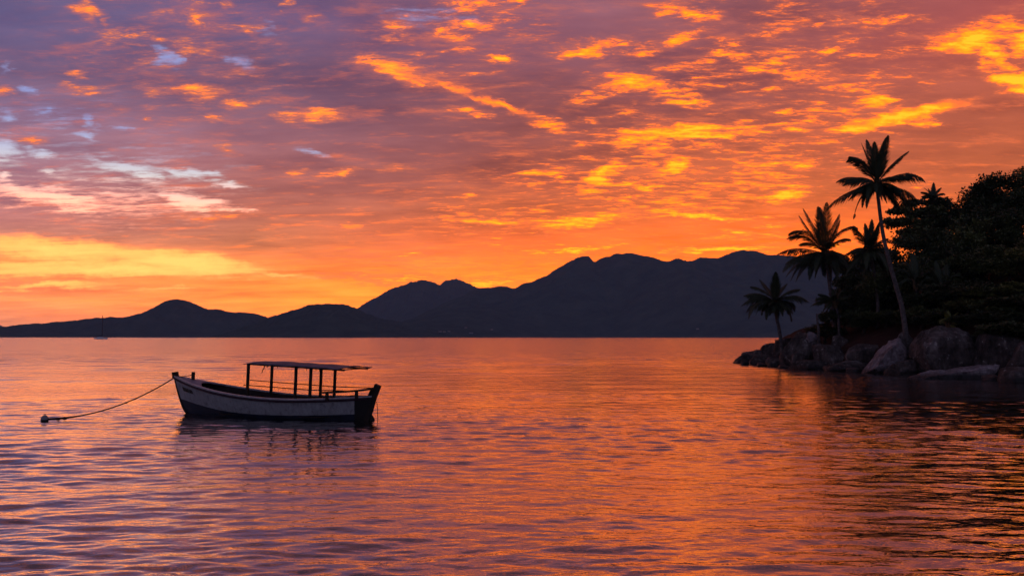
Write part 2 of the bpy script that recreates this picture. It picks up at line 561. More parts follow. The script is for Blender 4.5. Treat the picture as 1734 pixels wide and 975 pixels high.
# ------------------------------------------------------------------ far hills
def interp(pts, xs):
    p = np.array(pts, float)
    # smooth (monotone-ish) interpolation through the traced ridge
    xi, yi = p[:, 0], p[:, 1]
    m = np.gradient(yi, xi)
    k = np.clip(np.searchsorted(xi, xs) - 1, 0, len(xi) - 2)
    h = xi[k + 1] - xi[k]
    t = np.clip((xs - xi[k]) / h, 0, 1)
    return ((2 * t**3 - 3 * t**2 + 1) * yi[k] + (t**3 - 2 * t**2 + t) * h * m[k] + (-2 * t**3 + 3 * t**2) * yi[k + 1] + (t**3 - t**2) * h * m[k + 1])


def fbm2(x, y, seed, octaves=5):
    rng = np.random.default_rng(seed)
    s = np.zeros_like(x)
    a, f = 1.0, 1.0
    for _ in range(octaves):
        for _ in range(3):
            t = rng.random() * math.pi
            s += a / 3 * np.sin(f * (np.cos(t) * x + np.sin(t) * y) * (0.8 + 0.5 * rng.random()) + rng.random() * 7 + 1.2 * np.sin(f * 0.6 * (np.cos(t + 1.3) * x + np.sin(t + 1.3) * y) + rng.random() * 7))
        a *= 0.5
        f *= 2.03
    return s


def hill(ridge, Y0, Y1, Y2, seed, label, m, spur=1.0, n=420):
    """terrain from the shore at depth Y0 over the ridge at Y1 down to Y2"""
    px = np.linspace(ridge[0][0], ridge[-1][0], n)
    py = interp(ridge, px)
    rx = np.array([at(a, b, Y1)[0] for a, b in zip(px, py)])
    rz = np.array([at(a, b, Y1)[2] for a, b in zip(px, py)])
    rng = np.random.default_rng(seed)
    pxm = Y1 / F
    j = np.convolve(rng.normal(0, 1, n + 8), np.array([.2, .4, .6, .4, .2]), 'same')[4:-4]
    rz = np.maximum(rz + j * pxm * 0.5, 0.0)
    vs = np.concatenate([np.linspace(0, 1, 46), np.linspace(1, 2, 14)[1:]])
    X = np.tile(rx, (len(vs), 1))
    V = np.tile(vs[:, None], (1, n))
    Yd = np.where(V <= 1, Y0 + (Y1 - Y0) * V, Y1 + (Y2 - Y1) * (V - 1))
    Yd = Yd + (Y1 - Y0) * 0.22 * (1 - V) * np.sin(X / (Y1 * 0.05) + seed) * (V < 1)
    prof = np.where(V <= 1, np.sin(V * math.pi / 2) ** 1.15, np.cos((np.minimum(V, 2) - 1) * math.pi / 2))
    s = Y1 * 0.055
    rg = 1 - np.abs(fbm2(X / s, Yd / s, seed, 4))
    cut = spur * 0.30 * np.sin(np.clip(V, 0, 1) * math.pi) * (rg - 0.6)
    tre = fbm2(X / (pxm * 4), Yd / (pxm * 4), seed + 3, 2) * pxm * 0.8 * np.clip(V * 3, 0, 1)
    Z = rz[None, :] * np.clip(prof * (1 + cut), 0, 1.0) + tre - 1.5 * (V == 0) - 2 * (V == 2)
    v = np.stack([X, Yd, Z], -1).reshape(-1, 3)
    me = np_mesh('hill', v, grid_faces(len(vs), n), smooth=False)
    o = link('hill', me, m)
    return tag(o, label, 'hill', kind='structure')


def wood_fn(scale):
    def fn(g, b):
        p = objco(g)
        n = g.noise(p, scale, 5.0, 0.6)
        g.put(b.inputs['Base Color'], g.ramp(n, [(0.3, (0.040, 0.060, 0.050)), (0.55, (0.065, 0.092, 0.075)), (0.75, (0.090, 0.118, 0.095))]))
    return fn


M_WOOD = material('forested_slope', (0.05, 0.06, 0.03), 1.0, wood_fn(0.012), 0.0)
HILL_A = [(-60, 585), (-20, 572), (0, 566), (30, 555), (60, 549), (100, 548), (130, 545), (165, 542), (200, 538), (228, 538), (252, 530), (275, 517), (288, 509), (298, 507), (310, 509), (330, 516), (345, 523), (365, 524), (395, 529), (418, 529), (437, 533), (455, 541), (480, 552), (520, 566), (560, 580)]
HILL_B = [(380, 582), (400, 566), (430, 552), (455, 543), (480, 534), (505, 525), (530, 517), (548, 515), (563, 514), (580, 515), (597, 520), (612, 527), (640, 538), (680, 545), (730, 556), (800, 570), (840, 582)]
HILL_C = [(560, 560), (590, 538), (612, 523), (640, 506), (665, 492), (690, 484), (706, 479), (725, 478), (738, 481), (747, 485), (758, 478), (770, 476), (790, 480), (806, 487), (818, 490), (850, 505), (920, 540)]
HILL_D = [(640, 572), (690, 553), (730, 533), (760, 518), (790, 502), (815, 490), (835, 487), (853, 485), (870, 488), (885, 481), (905, 475), (930, 465), (950, 453), (965, 446), (980, 440), (990, 439), (1003, 445), (1018, 438), (1035, 433), (1055, 429), (1075, 430), (1095, 435), (1120, 444), (1148, 451), (1165, 446), (1195, 445), (1218, 437), (1232, 431), (1246, 430), (1262, 435), (1290, 435), (1320, 433), (1360, 440), (1420, 452), (1500, 446), (1600, 460), (1750, 450), (1900, 470), (2100, 520), (2250, 580)]
HILL_E = [(-140, 500), (-100, 510), (-60, 528), (-30, 545), (-10, 551), (5, 554), (20, 561), (35, 572)]
hill(HILL_E, 8200, 8800, 9400, 21, 'faint blue hill at the far left edge of the horizon', M_WOOD, n=120)
hill(HILL_C, 5600, 6600, 7400, 12, 'pale double topped far hill behind the low wooded point', M_WOOD)
hill(HILL_D, 3600, 5000, 6200, 13, 'broad dark mountain ridge across the bay behind the palms', M_WOOD, n=700)
hill(HILL_A, 3700, 4200, 4700, 14, 'pointed wooded hill behind the moored sailing yacht', M_WOOD)
hill(HILL_B, 3000, 3400, 3800, 15, 'low rounded wooded hill at the centre of the far shore', M_WOOD)


# ------------------------------------------------------------------ mesh kit
class Kit:
    """collects vertices and faces, then links them as one mesh object"""

    def __init__(self):
        self.v, self.f = [], []

    def add(self, v, f):
        n = len(self.v)
        self.v.extend(Vector(p) for p in v)
        self.f.extend([n + i for i in q] for q in f)
        return self

    def box(self, c, size, rot=None):
        sx, sy, sz = (q / 2 for q in size)
        pts = [Vector((x, y, z)) for x in (-sx, sx) for y in (-sy, sy) for z in (-sz, sz)]
        if rot is not None:
            pts = [rot @ p for p in pts]
        return self.add([p + Vector(c) for p in pts], [(0, 1, 3, 2), (4, 6, 7, 5), (0, 4, 5, 1), (2, 3, 7, 6), (0, 2, 6, 4), (1, 5, 7, 3)])

    def bar(self, a, b, w, h=None, up=(0, 0, 1)):
        a, b = Vector(a), Vector(b)
        h = h or w
        d = (b - a).normalized()
        u = Vector(up)
        if abs(d.dot(u)) > 0.98:
            u = Vector((1, 0, 0))
        s = d.cross(u).normalized()
        t = s.cross(d)
        pts = [p + s * (i * w / 2) + t * (j * h / 2) for p in (a, b) for i, j in ((-1, -1), (1, -1), (1, 1), (-1, 1))]
        return self.add(pts, [(3, 2, 1, 0), (4, 5, 6, 7), (0, 1, 5, 4), (1, 2, 6, 5), (2, 3, 7, 6), (3, 0, 4, 7)])

    def tube(self, pts, radii, n=8, cap=True):
        pts = [Vector(p) for p in pts]
        if not hasattr(radii, '__len__'):
            radii = [radii] * len(pts)
        ref = None
        v, f = [], []
        for i, p in enumerate(pts):
            d = (pts[min(i + 1, len(pts) - 1)] - pts[max(i - 1, 0)]).normalized()
            if ref is None:
                ref = Vector((1, 0, 0)) if abs(d.x) < 0.8 else Vector((0, 1, 0))
            s = (ref - d * ref.dot(d)).normalized()
            ref = s
            t = d.cross(s)
            for k in range(n):
                a = 2 * math.pi * k / n
                v.append(p + (s * math.cos(a) + t * math.sin(a)) * radii[i])
        for i in range(len(pts) - 1):
            for k in range(n):
                f.append((i * n + k, i * n + (k + 1) % n, (i + 1) * n + (k + 1) % n, (i + 1) * n + k))
        if cap:
            f.append(tuple(range(n))[::-1])
            f.append(tuple((len(pts) - 1) * n + k for k in range(n)))
        return self.add(v, f)

    def ball(self, c, r, nu=12, nv=8, sq=(1, 1, 1)):
        v = [Vector((0, 0, -r * sq[2]))] + [Vector((r * sq[0] * math.cos(a) * math.cos(b), r * sq[1] * math.sin(a) * math.cos(b), r * sq[2] * math.sin(b)))
             for b in [(-0.5 + (j + 1) / nv) * math.pi for j in range(nv - 1)] for a in [2 * math.pi * i / nu for i in range(nu)]] + [Vector((0, 0, r * sq[2]))]
        f = []
        for j in range(nv - 2):
            for i in range(nu):
                f.append((1 + j * nu + i, 1 + j * nu + (i + 1) % nu, 1 + (j + 1) * nu + (i + 1) % nu, 1 + (j + 1) * nu + i))
        for i in range(nu):
            f.append((0, 1 + (i + 1) % nu, 1 + i))
            f.append((len(v) - 1, 1 + (nv - 2) * nu + i, 1 + (nv - 2) * nu + (i + 1) % nu))
        return self.add([p + Vector(c) for p in v], f)

    def link(self, name, m, parent=None, smooth=False):
        me = bpy.data.meshes.new(name)
        me.from_pydata([tuple(p) for p in self.v], [], self.f)
        if smooth:
            me.polygons.foreach_set('use_smooth', [True] * len(me.polygons))
        me.update()
        return link(name, me, m, parent)


def bez(a, b, c, t):
    return a * (1 - t) ** 2 + b * 2 * t * (1 - t) + c * t * t


def sstep(a, b, x):
    t = min(1.0, max(0.0, (x - a) / (b - a)))
    return t * t * (3 - 2 * t)


# ------------------------------------------------------------------ materials of the things
def varied(c0, c1, scale, rough=0.0):
    def fn(g, b):
        n = g.noise(objco(g), scale, 5.0, 0.6)
        g.put(b.inputs['Base Color'], g.ramp(n, [(0.3, c0), (0.7, c1)]))
        if rough:
            g.put(b.inputs['Normal'], g.bump(n, rough, 0.6))
    return fn


def hull_fn(g, b):
    p = objco(g)
    x, y, z = g.xyz(p)
    line = 0.13 + 0.33 * g.math('POWER', (1.0 - x / 3.8).max(0.0), 2.0) + 0.09 * g.math('POWER', ((x - 3.8) / 3.3).max(0.0), 2.0)
    wob = (g.noise(p, 3.0, 3.0) - 0.5) * 0.03
    dark = g.smooth(z - line + wob, 0.008, -0.008)
    aft = g.smooth(x + 0.12 - 0.16 * z + (g.noise(p, 6.0, 3.0) - 0.5) * 0.05, 6.70, 6.74)
    streak = g.noise(g.mapping(p, scale=(5.0, 5.0, 0.8)), 2.2, 5.0, 0.65)
    grime = g.noise(p, 5.0, 5.0, 0.65)
    white = g.ramp(streak * 0.6 + grime * 0.4, [(0.34, (0.15, 0.15, 0.15)), (0.46, (0.30, 0.315, 0.33)), (0.62, (0.40, 0.42, 0.44))])
    blue = g.ramp(grime, [(0.35, (0.005, 0.009, 0.022)), (0.7, (0.010, 0.018, 0.045))])
    g.put(b.inputs['Base Color'], g.mix(aft, g.mix(dark, white, blue), (0.012, 0.010, 0.010, 1)))
    # the strakes of the planking
    seam = g.math('ABSOLUTE', g.math('FRACT', z * 5.2 + y * 0.0) - 0.5)
    g.put(b.inputs['Normal'], g.bump(g.smooth(seam, 0.44, 0.5), -0.006, 0.5))


M_HULL = material('painted_hull', (0.4, 0.4, 0.4), 0.45, hull_fn, 0.4)
M_DARKWOOD = material('dark_wet_wood', (0.02, 0.013, 0.01), 0.6, varied((0.012, 0.008, 0.006), (0.035, 0.022, 0.015), 9.0))
M_INNER = material('inside_planking', (0.03, 0.015, 0.015), 0.7, varied((0.014, 0.007, 0.008), (0.04, 0.02, 0.018), 5.0))
M_TRIM = material('pale_trim_paint', (0.5, 0.45, 0.46), 0.4, varied((0.36, 0.31, 0.33), (0.62, 0.56, 0.58), 7.0))
M_RUB = material('maroon_trim_paint', (0.03, 0.008, 0.02), 0.5, varied((0.02, 0.006, 0.014), (0.05, 0.014, 0.03), 9.0))
M_DECK = material('lilac_deck_paint', (0.30, 0.26, 0.32), 0.5, varied((0.2, 0.17, 0.22), (0.36, 0.31, 0.38), 4.0))
M_CANVAS = material('weathered_canopy_sheet', (0.2, 0.18, 0.24), 0.7, varied((0.07, 0.06, 0.09), (0.26, 0.22, 0.29), 2.2))
M_LETTER = material('faded_dark_lettering', (0.045, 0.03, 0.025), 0.7, varied((0.03, 0.02, 0.018), (0.12, 0.09, 0.07), 30.0))
M_ROPE = material('wet_rope', (0.03, 0.02, 0.014), 0.8, varied((0.018, 0.012, 0.01), (0.05, 0.035, 0.025), 25.0))
M_BUOY = material('grey_buoy_skin', (0.3, 0.28, 0.3), 0.45)
M_BUOY_LOW = material('fouled_buoy_bottom', (0.02, 0.022, 0.02), 0.7)

# ------------------------------------------------------------------ the moored boat
TH = R(20.0)
BO = at(319.5, 699, 30.9)
BO.z = 0.0
boat = empty('wooden_boat', BO, 'white and dark blue wooden boat with a flat canopy on posts, moored by its bow', 'boat', rz=-TH)
BX, BY = Vector((math.cos(TH), -math.sin(TH), 0)), Vector((math.sin(TH), math.cos(TH), 0))


def b_x(px, y):
    """how far aft of the bow a point sits that shows at px and lies y off the centre line"""
    k = (px - 867.0) / F * 1.0
    # X = k * Y on the horizon line, good enough with the small pitch
    num = k * (BO.y + y * BY.y) - (BO.x + y * BY.x)
    return num / (BX.x - k * BX.y)


def b_z(px, py, y):
    x = b_x(px, y)
    w = BO + BX * x + BY * y
    return at(px, py, w.y).z


def stem(z):
    return -0.60 * (z / 1.28) ** 0.62 if z > 0 else 0.55 * (-z / 0.35) ** 1.1


def stern(z):
    return 6.96 + 0.32 * z if z > 0 else 6.96 + 0.25 * z


def sheer(t):
    return 0.655 + 0.62 * max(0.0, 1 - t / 0.66) ** 2.0 + 0.10 * max(0.0, (t - 0.66) / 0.34) ** 1.6


def beam(t):
    if t < 0.45:
        return 0.05 + 0.93 * (1 - (1 - t / 0.45) ** 2.1)
    return 0.98 * (1 - 0.93 * ((t - 0.45) / 0.55) ** 3.0)


def hull_pt(t, s, side, inset=0.0):
    z = -0.35 + (sheer(t) + 0.35) * s
    e = 0.92 + (0.40 - 0.92) * sstep(0.0, 0.34, t) + 0.45 * sstep(0.72, 1.0, t)
    y = max(0.0, (beam(t) - inset)) * max(s, 1e-4) ** e
    x = stem(z) + (stern(z) - stem(z)) * t
    return Vector((x, side * y, z))


def build_boat():
    T = [i / 56 for i in range(57)]
    S = [j / 14 for j in range(15)]
    k = Kit()
    for side in (-1, 1):
        v = [hull_pt(t, s, side) for t in T for s in S]
        f = []
        n = len(S)
        for i in range(len(T) - 1):
            for j in range(n - 1):
                q = (i * n + j, (i + 1) * n + j, (i + 1) * n + j + 1, i * n + j + 1)
                f.append(q if side < 0 else q[::-1])
        k.add(v, f)
    k.link('hull', M_HULL, boat, True)
    k = Kit()
    T2 = [0.03 + 0.94 * i / 40 for i in range(41)]
    S2 = [0.42 + 0.58 * j / 8 for j in range(9)]
    for side in (-1, 1):
        v = [hull_pt(t, s, side, 0.07) - Vector((0, 0, 0.01)) for t in T2 for s in S2]
        n = len(S2)
        f = []
        for i in range(len(T2) - 1):
            for j in range(n - 1):
                q = (i * n + j, (i + 1) * n + j, (i + 1) * n + j + 1, i * n + j + 1)
                f.append(q if side > 0 else q[::-1])
        k.add(v, f)
    k.link('inner_planking', M_INNER, boat, True)
    # bottom boards, laid fore and aft
    for j in range(6):
        y0 = -0.66 + j * 0.22
        Kit().box((3.75, y0 + 0.11, 0.10), (4.6 - abs(j - 2.5) * 0.25, 0.20, 0.03)).link('bottom_board', M_INNER, boat)
    # gunwale cap and rubbing strake on each side
    for side in (-1, 1):
        k = Kit()
        prof = []
        for t in T:
            o, i_ = hull_pt(t, 1.0, side), hull_pt(t, 1.0, side, 0.09)
            o = o + Vector((0, side * 0.025, 0))
            prof.append((o + Vector((0, 0, -0.012)), o + Vector((0, 0, 0.034)), i_ + Vector((0, 0, 0.034)), i_ + Vector((0, 0, -0.012))))
        v = [p for q in prof for p in q]
        f = []
        for i in range(len(T) - 1):
            for c in range(4):
                a, b = i * 4 + c, i * 4 + (c + 1) % 4
                f.append((a, b, b + 4, a + 4) if side < 0 else (b, a, a + 4, b + 4))
        k.add(v, f).link('gunwale', M_TRIM, boat)
        k = Kit()
        k.tube([hull_pt(t, 1.0, side) + Vector((0, side * 0.018, -0.062)) for t in T[:-1]], [0.034] * (len(T) - 1), 8)
        k.link('rubbing_strake', M_RUB, boat, True)
    # foredeck and small after deck
    for t0, t1, bow in ((0.012, 0.20, True), (0.90, 0.985, False)):
        k = Kit()
        n, m = 14, 9
        v = []
        for i in range(n):
            for j in range(m):
                u = j / (m - 1) * 2 - 1
                t = t0 + (t1 - t0) * i / (n - 1)
                if bow:
                    t = t0 + (t1 - (1 - abs(u) ** 2) * 0.055 - t0) * i / (n - 1)
                y = (beam(t) - 0.05) * u
                z = sheer(t) + 0.022 + 0.05 * (1 - u * u) * min(1, beam(t) * 2)
                v.append((stem(z) + (stern(z) - stem(z)) * t, y, z))
        f = [(i * m + j, (i + 1) * m + j, (i + 1) * m + j + 1, i * m + j + 1) for i in range(n - 1) for j in range(m - 1)]
        k.add(v, f)
        lip = v[(n - 1) * m:] if bow else v[:m]
        k.tube([Vector(p) + Vector((0, 0, -0.02)) for p in lip], 0.03, 6)
        k.link('foredeck' if bow else 'after_deck', M_DECK if bow else M_DARKWOOD, boat, True)
    # stem post with its squared head
    k = Kit()
    zs = [-0.32 + i * (1.30 + 0.32) / 14 for i in range(15)]
    k.tube([(stem(z) - 0.012, 0, z) for z in zs], [0.055] * 15, 8)
    k.bar((stem(1.24) + 0.01, 0, 1.20), (stem(1.28) - 0.02, 0, 1.43), 0.15, 0.17, (1, 0, 0))
    k.link('stem_post', M_DARKWOOD, boat)
    # bitt on the foredeck, with the line from the stem head
    bx = b_x(329, 0)
    bz = sheer(bx / 7.2 + 0.06) + 0.05
    Kit().bar((bx, 0, bz - 0.05), (bx + 0.01, 0, bz + 0.26), 0.085, 0.085).link('mooring_bitt', M_DARKWOOD, boat)
    a, b = Vector((stem(1.28) + 0.06, 0, 1.27)), Vector((bx, 0.0, bz + 0.16))
    Kit().tube([a.lerp(b, i / 8) - Vector((0, 0, 0.02 * math.sin(math.pi * i / 8))) for i in range(9)], 0.016, 6).link('bow_line', M_ROPE, boat)
    # stern post, rudder
    k = Kit()
    k.bar((stern(-0.3), 0, -0.3), (stern(0.74) + 0.02, 0, 0.74), 0.12, 0.20, (1, 0, 0))
    k.bar((stern(0.70) + 0.0, 0, 0.66), (stern(0.78) + 0.17, 0, 1.13), 0.13, 0.19, (1, 0, 0))
    k.link('stern_post', M_DARKWOOD, boat)
    k = Kit()
    pts = [(x - 0.15, z) for x, z in [(7.22, 0.5), (7.34, 0.52), (7.36, 0.30), (7.28, 0.22), (7.40, 0.05), (7.42, -0.12), (7.34, -0.30), (7.10, -0.32), (7.14, 0.1)]]
    n = len(pts)
    k.add([(x, y, z) for y in (-0.035, 0.035) for x, z in pts], [tuple(range(n)), tuple(range(n, 2 * n))[::-1]] + [(i, i + n, (i + 1) % n + n, (i + 1) % n) for i in range(n)])
    k.link('rudder', M_DARKWOOD, boat)
    # thin line hanging from the stern
    xs = stern(0.7) + 0.17
    Kit().tube([(xs - 0.02, 0, 0.60), (xs + 0.01, 0.0, 0.4), (xs + 0.02, 0, 0.1), (xs + 0.03, 0, -0.15)], 0.011, 6).link('stern_line', M_ROPE, boat)
    # thwarts
    for t in (0.36, 0.52, 0.80):
        z = sheer(t) - 0.16
        x = stem(z) + (stern(z) - stem(z)) * t
        Kit().box((x, 0, z), (0.24, 2 * (beam(t) - 0.11), 0.035)).link('thwart', M_INNER, boat)
    # canopy posts: three on the near side, three on the far side
    W = 0.74
    heads = {}
    roof = lambda px: 613.6 + (px - 415) * (627.6 - 613.6) / 160.0
    zr = {}
    for side, pxs in ((-1, (422, 502.5, 527.5)), (1, (462, 545, 568.5))):
        for px in pxs:
            y = side * W
            x = b_x(px, y)
            zt = 1.840 - 0.150 * (x - 2.1) / 3.4
            t = (x + 0.3) / 7.5
            zb = sheer(t) - 0.05
            lean = 0.03
            Kit().bar((x - lean, y, zb - 0.03), (x + 0.01, y, zt - 0.015), 0.075, 0.075).link('canopy_post', M_DARKWOOD, boat)
            heads[(side, px)] = (x, y, zt, zb)
    # canopy sheet with sagging edges
    x0, x1 = b_x(414, -1.0), b_x(578, -1.0)
    n, m = 33, 13
    rng = random.Random(4)
    v = []
    sag = [rng.uniform(-0.012, 0.016) for _ in range(n)]
    for i in range(n):
        for j in range(m):
            u, w = i / (n - 1), j / (m - 1) * 2 - 1
            x = x0 + (x1 - x0) * u + (0.10 * (1 - w * w) if i == 0 else 0) - (0.35 * (1 - w * w) if i == n - 1 else 0)
            z = 1.855 - 0.150 * (x - 2.1) / 3.4 + 0.035 * (1 - w * w) + sag[i] * abs(w) ** 3 + 0.012 * math.sin(x * 7 + w * 3)
            if u < 0.06:
                z -= 0.02 * (1 - u / 0.06) * (1 if w < 0 else 0.4)
            v.append(Vector((x, w * 1.02, z)))
    f = [(i * m + j, (i + 1) * m + j, (i + 1) * m + j + 1, i * m + j + 1) for i in range(n - 1) for j in range(m - 1)]
    k = Kit().add(v, f)
    k.add([p - Vector((0, 0, 0.022)) for p in v], [q[::-1] for q in f])
    N = n * m
    edge = [i * m for i in range(n)] + [(n - 1) * m + j for j in range(1, m)] + [i * m + m - 1 for i in range(n - 2, -1, -1)] + [j for j in range(m - 2, 0, -1)]
    k.add([], [])
    base = 0
    for a, b in zip(edge, edge[1:] + edge[:1]):
        k.f.append([a, a + N, b + N, b])
    sheet = k.link('canopy', M_CANVAS, boat, True)
    for side in (-1, 1):
        a = Vector((x0 + 0.08, side * W, 1.805 - 0.150 * (x0 + 0.08 - 2.1) / 3.4))
        b = Vector((x1 - 0.02, side * W, 1.805 - 0.150 * (x1 - 0.02 - 2.1) / 3.4))
        Kit().bar(a, b, 0.05, 0.05).link('canopy_side_beam', M_DARKWOOD, boat)
    for u in (0.05, 0.30, 0.55, 0.78, 0.97):
        x = x0 + (x1 - x0) * u
        z = 1.830 - 0.150 * (x - 2.1) / 3.4
        Kit().bar((x, -0.98, z - 0.015), (x, 0.98, z - 0.015), 0.05, 0.03).link('canopy_cross_beam', M_DARKWOOD, boat)
    # loose tie under the near edge and frayed bits
    xt = b_x(451, -1.0)
    zt = 1.825 - 0.150 * (xt - 2.1) / 3.4
    k = Kit()
    k.tube([(xt, -1.0, zt), (xt - 0.05, -1.0, zt - 0.05), (xt - 0.06, -1.0, zt - 0.12), (xt - 0.12, -1.0, zt - 0.17), (xt - 0.13, -1.0, zt - 0.26)], [0.02, 0.018, 0.018, 0.015, 0.012], 6)
    k.tube([(xt, -1.0, zt), (xt + 0.06, -1.0, zt - 0.06), (xt + 0.12, -1.0, zt - 0.02)], 0.014, 6)
    k.link('loose_tie', M_ROPE, sheet)
    for px in (471, 520, 536, 542):
        xt = b_x(px, -1.0)
        zt = 1.830 - 0.150 * (xt - 2.1) / 3.4
        Kit().tube([(xt, -1.01, zt), (xt + 0.015, -1.01, zt - 0.05), (xt + 0.005, -1.01, zt - 0.09)], [0.012, 0.011, 0.006], 5).link('frayed_edge', M_ROPE, sheet)
    # rails: one along the near posts, one along the far posts and on to the stern post
    hz = lambda x: 1.12 - 0.155 * (x - 2.1) / 3.4
    near = [heads[(-1, p)] for p in (422, 502.5, 527.5)]
    far = [heads[(1, p)] for p in (462, 545, 568.5)]
    pn = [Vector((near[0][0] - 0.14, -W - 0.045, hz(near[0][0])))] + [Vector((h[0], -W - 0.045, hz(h[0]))) for h in near] + [Vector((b_x(600, -0.6), -0.62, 0.955))]
    pf = [Vector((b_x(424, W), W + 0.045, hz(b_x(424, W)) + 0.03))] + [Vector((h[0], W + 0.045, hz(h[0]) + 0.02)) for h in far] + [Vector((stern(0.78) + 0.10, 0.09, 1.02))]
    Kit().tube(pn, 0.017, 6).link('side_rail', M_DARKWOOD, boat)
    Kit().tube(pf, 0.017, 6).link('side_rail', M_DARKWOOD, boat)
    # quarter rail at the stern with its two short posts
    p0 = Vector((b_x(546, -0.80), -0.80, 0.90))
    p1 = Vector((b_x(606, -0.62), -0.62, 0.97))
    p2 = Vector((stern(0.78) + 0.10, -0.02, 1.03))
    k = Kit()
    ps = [bez(p0, Vector((p1.x, -0.72, 0.94)), p2, i / 12) for i in range(13)]
    for a, b in zip(ps, ps[1:]):
        k.bar(a, b, 0.06, 0.06)
    q = k.link('quarter_rail', M_DARKWOOD, boat)
    for i in (1, 7):
        p = ps[i]
        t = (p.x + 0.25) / 7.5
        Kit().bar((p.x, p.y, sheer(min(t, 0.99)) - 0.02), (p.x, p.y, p.z), 0.08, 0.08).link('rail_post', M_DARKWOOD, q)
    a = ps[11]
    Kit().bar((7.06, -0.05, 0.74), (a.x - 0.02, a.y, a.z - 0.02), 0.06, 0.06).link('rail_post', M_DARKWOOD, q)
    # faded lettering high on the near bow: worn to unreadable strokes
    k = Kit()
    rng = random.Random(11)
    ta, tb = 0.052, 0.125
    nchar = 9
    for c in range(nchar):
        t0 = ta + (tb - ta) * c / nchar
        w = (tb - ta) / nchar * 0.72

        def P(u, vv):
            t = t0 + w * u
            p = hull_pt(t, 0.845 - 0.095 * (1 - vv), -1)
            q = hull_pt(t, 0.80, -1)
            return p + Vector((-0.25, -1, 0.1)).normalized() * 0.006
        strokes = [((0, 0), (0, 1))]
        strokes += rng.sample([((0, 1), (1, 1)), ((0, 0.5), (1, 0.5)), ((0, 0), (1, 0)), ((1, 0), (1, 1)), ((0, 1), (1, 0))], 2)
        for (u0, v0), (u1, v1) in strokes:
            k.bar(P(u0, v0), P(u1, v1), 0.006, 0.020, (0, 1, 0) if u0 != u1 else (1, 0, 0))
    k.link('bow_lettering', M_LETTER, boat)


build_boat()

# ------------------------------------------------------------------ mooring buoy and rope
BUOY = at(75.5, 711, 28.35)
BUOY.z = 0.03
bu = empty('mooring_buoy', BUOY, 'small round pale mooring buoy floating at the end of the rope', 'buoy')
k = Kit().ball((0, 0, 0.03), 0.115, 18, 12)
k.link('float_ball', [M_BUOY], bu, True)
Kit().ball((0, 0, -0.02), 0.118, 18, 10, (1.0, 1.0, 0.72)).link('fouled_band', M_BUOY_LOW, bu, True)
Kit().tube([(-0.02, 0, 0.13), (-0.02, 0, 0.165), (0.03, 0, 0.17), (0.03, 0, 0.13)], 0.012, 6).link('ring', M_ROPE, bu)
rope_end = BO + BX * (stem(1.28) - 0.03) + Vector((0, 0, 1.24))
rope_start = BUOY + Vector((0.11, 0.0, 0.02))
k = Kit()
pts = []
mid1 = at(112, 709.5, 28.5)
ctrl = at(180, 696, 29.3)
P0, P1, P2 = rope_start, Vector((at(190, 704, 29.3).x, 29.3, 0.02)), rope_end
for i in range(41):
    p = bez(P0, P1, P2, i / 40)
    p.z = max(p.z, 0.035)
    pts.append(p)
k.tube(pts, [0.036 - 0.016 * sstep(0.05, 0.3, i / 40) for i in range(41)], 8)
rope = k.link('mooring_rope', M_ROPE, None, True)
tag(rope, 'dark mooring rope sagging from the boat\'s bow down to the buoy', 'rope')
for i in (3, 5, 24, 27):
    p = pts[i]
    r = 0.05 if i < 10 else 0.032
    Kit().ball(p - Vector((0, 0, 0.01)), r, 10, 8, (1.7 if i < 10 else 1.2, 1, 1)).link('knot', M_ROPE, rope, True)

# ------------------------------------------------------------------ yacht far out
YO = at(160.5, 572.5, 1000.0)
YO.z = 0.0
yacht = empty('sailing_yacht', YO, 'distant white sailing yacht with a bare mast, anchored before the pointed hill', 'sailing yacht')
M_YACHT = material('white_gelcoat', (0.8, 0.82, 0.85), 0.3)
M_SPAR = material('dark_spar', (0.03, 0.03, 0.04), 0.4)
M_COVER = material('blue_sail_cover', (0.02, 0.03, 0.07), 0.8)
k = Kit()
NT = 15
v = []
for i in range(NT):
    t = i / (NT - 1)
    hb = 2.1 * (1 - max(0, (t - 0.35) / 0.65) ** 2.2) * (0.8 + 0.2 * min(1, t / 0.35))
    sh = 1.35 + 0.45 * t
    for y, z in ((0.02, -0.4), (hb * 0.8, 0.0), (hb, 0.7), (hb * 0.97, sh)):
        v.append((14.6 * t - (0.0 if t < 1 else 0.0), -y, z))
    for y, z in ((hb * 0.97, sh), (hb, 0.7), (hb * 0.8, 0.0), (0.02, -0.4)):
        v.append((14.6 * t, y, z))
f = [(i * 8 + j, i * 8 + (j + 1) % 8, (i + 1) * 8 + (j + 1) % 8, (i + 1) * 8 + j) for i in range(NT - 1) for j in range(8)] + [tuple(range(8)), tuple((NT - 1) * 8 + j for j in range(8))[::-1]]
k.add(v, f).link('hull', M_YACHT, yacht)
k = Kit()
cs = [(3.2, 1.4, 1.3, 2.3), (8.6, 1.2, 1.3, 2.2), (10.6, 0.6, 1.4, 1.85)]
v = []
for x, hw, z0, z1 in cs:
    v += [(x, -hw, z0), (x, -hw * 0.8, z1), (x, hw * 0.8, z1), (x, hw, z0)]
k.add(v, [(i * 4 + j, (i + 1) * 4 + j, (i + 1) * 4 + (j + 1) % 4, i * 4 + (j + 1) % 4) for i in range(2) for j in range(4)] + [(0, 1, 2, 3), (11, 10, 9, 8)]).link('cabin', M_YACHT, yacht)
Kit().tube([(8.2, 0, 1.3), (8.2, 0, 14.0), (8.1, 0, 26.5)], [0.42, 0.40, 0.34], 8).link('mast', M_SPAR, yacht)
Kit().tube([(8.2, 0, 3.6), (2.4, 0, 3.4)], 0.12, 8).link('boom', M_SPAR, yacht)
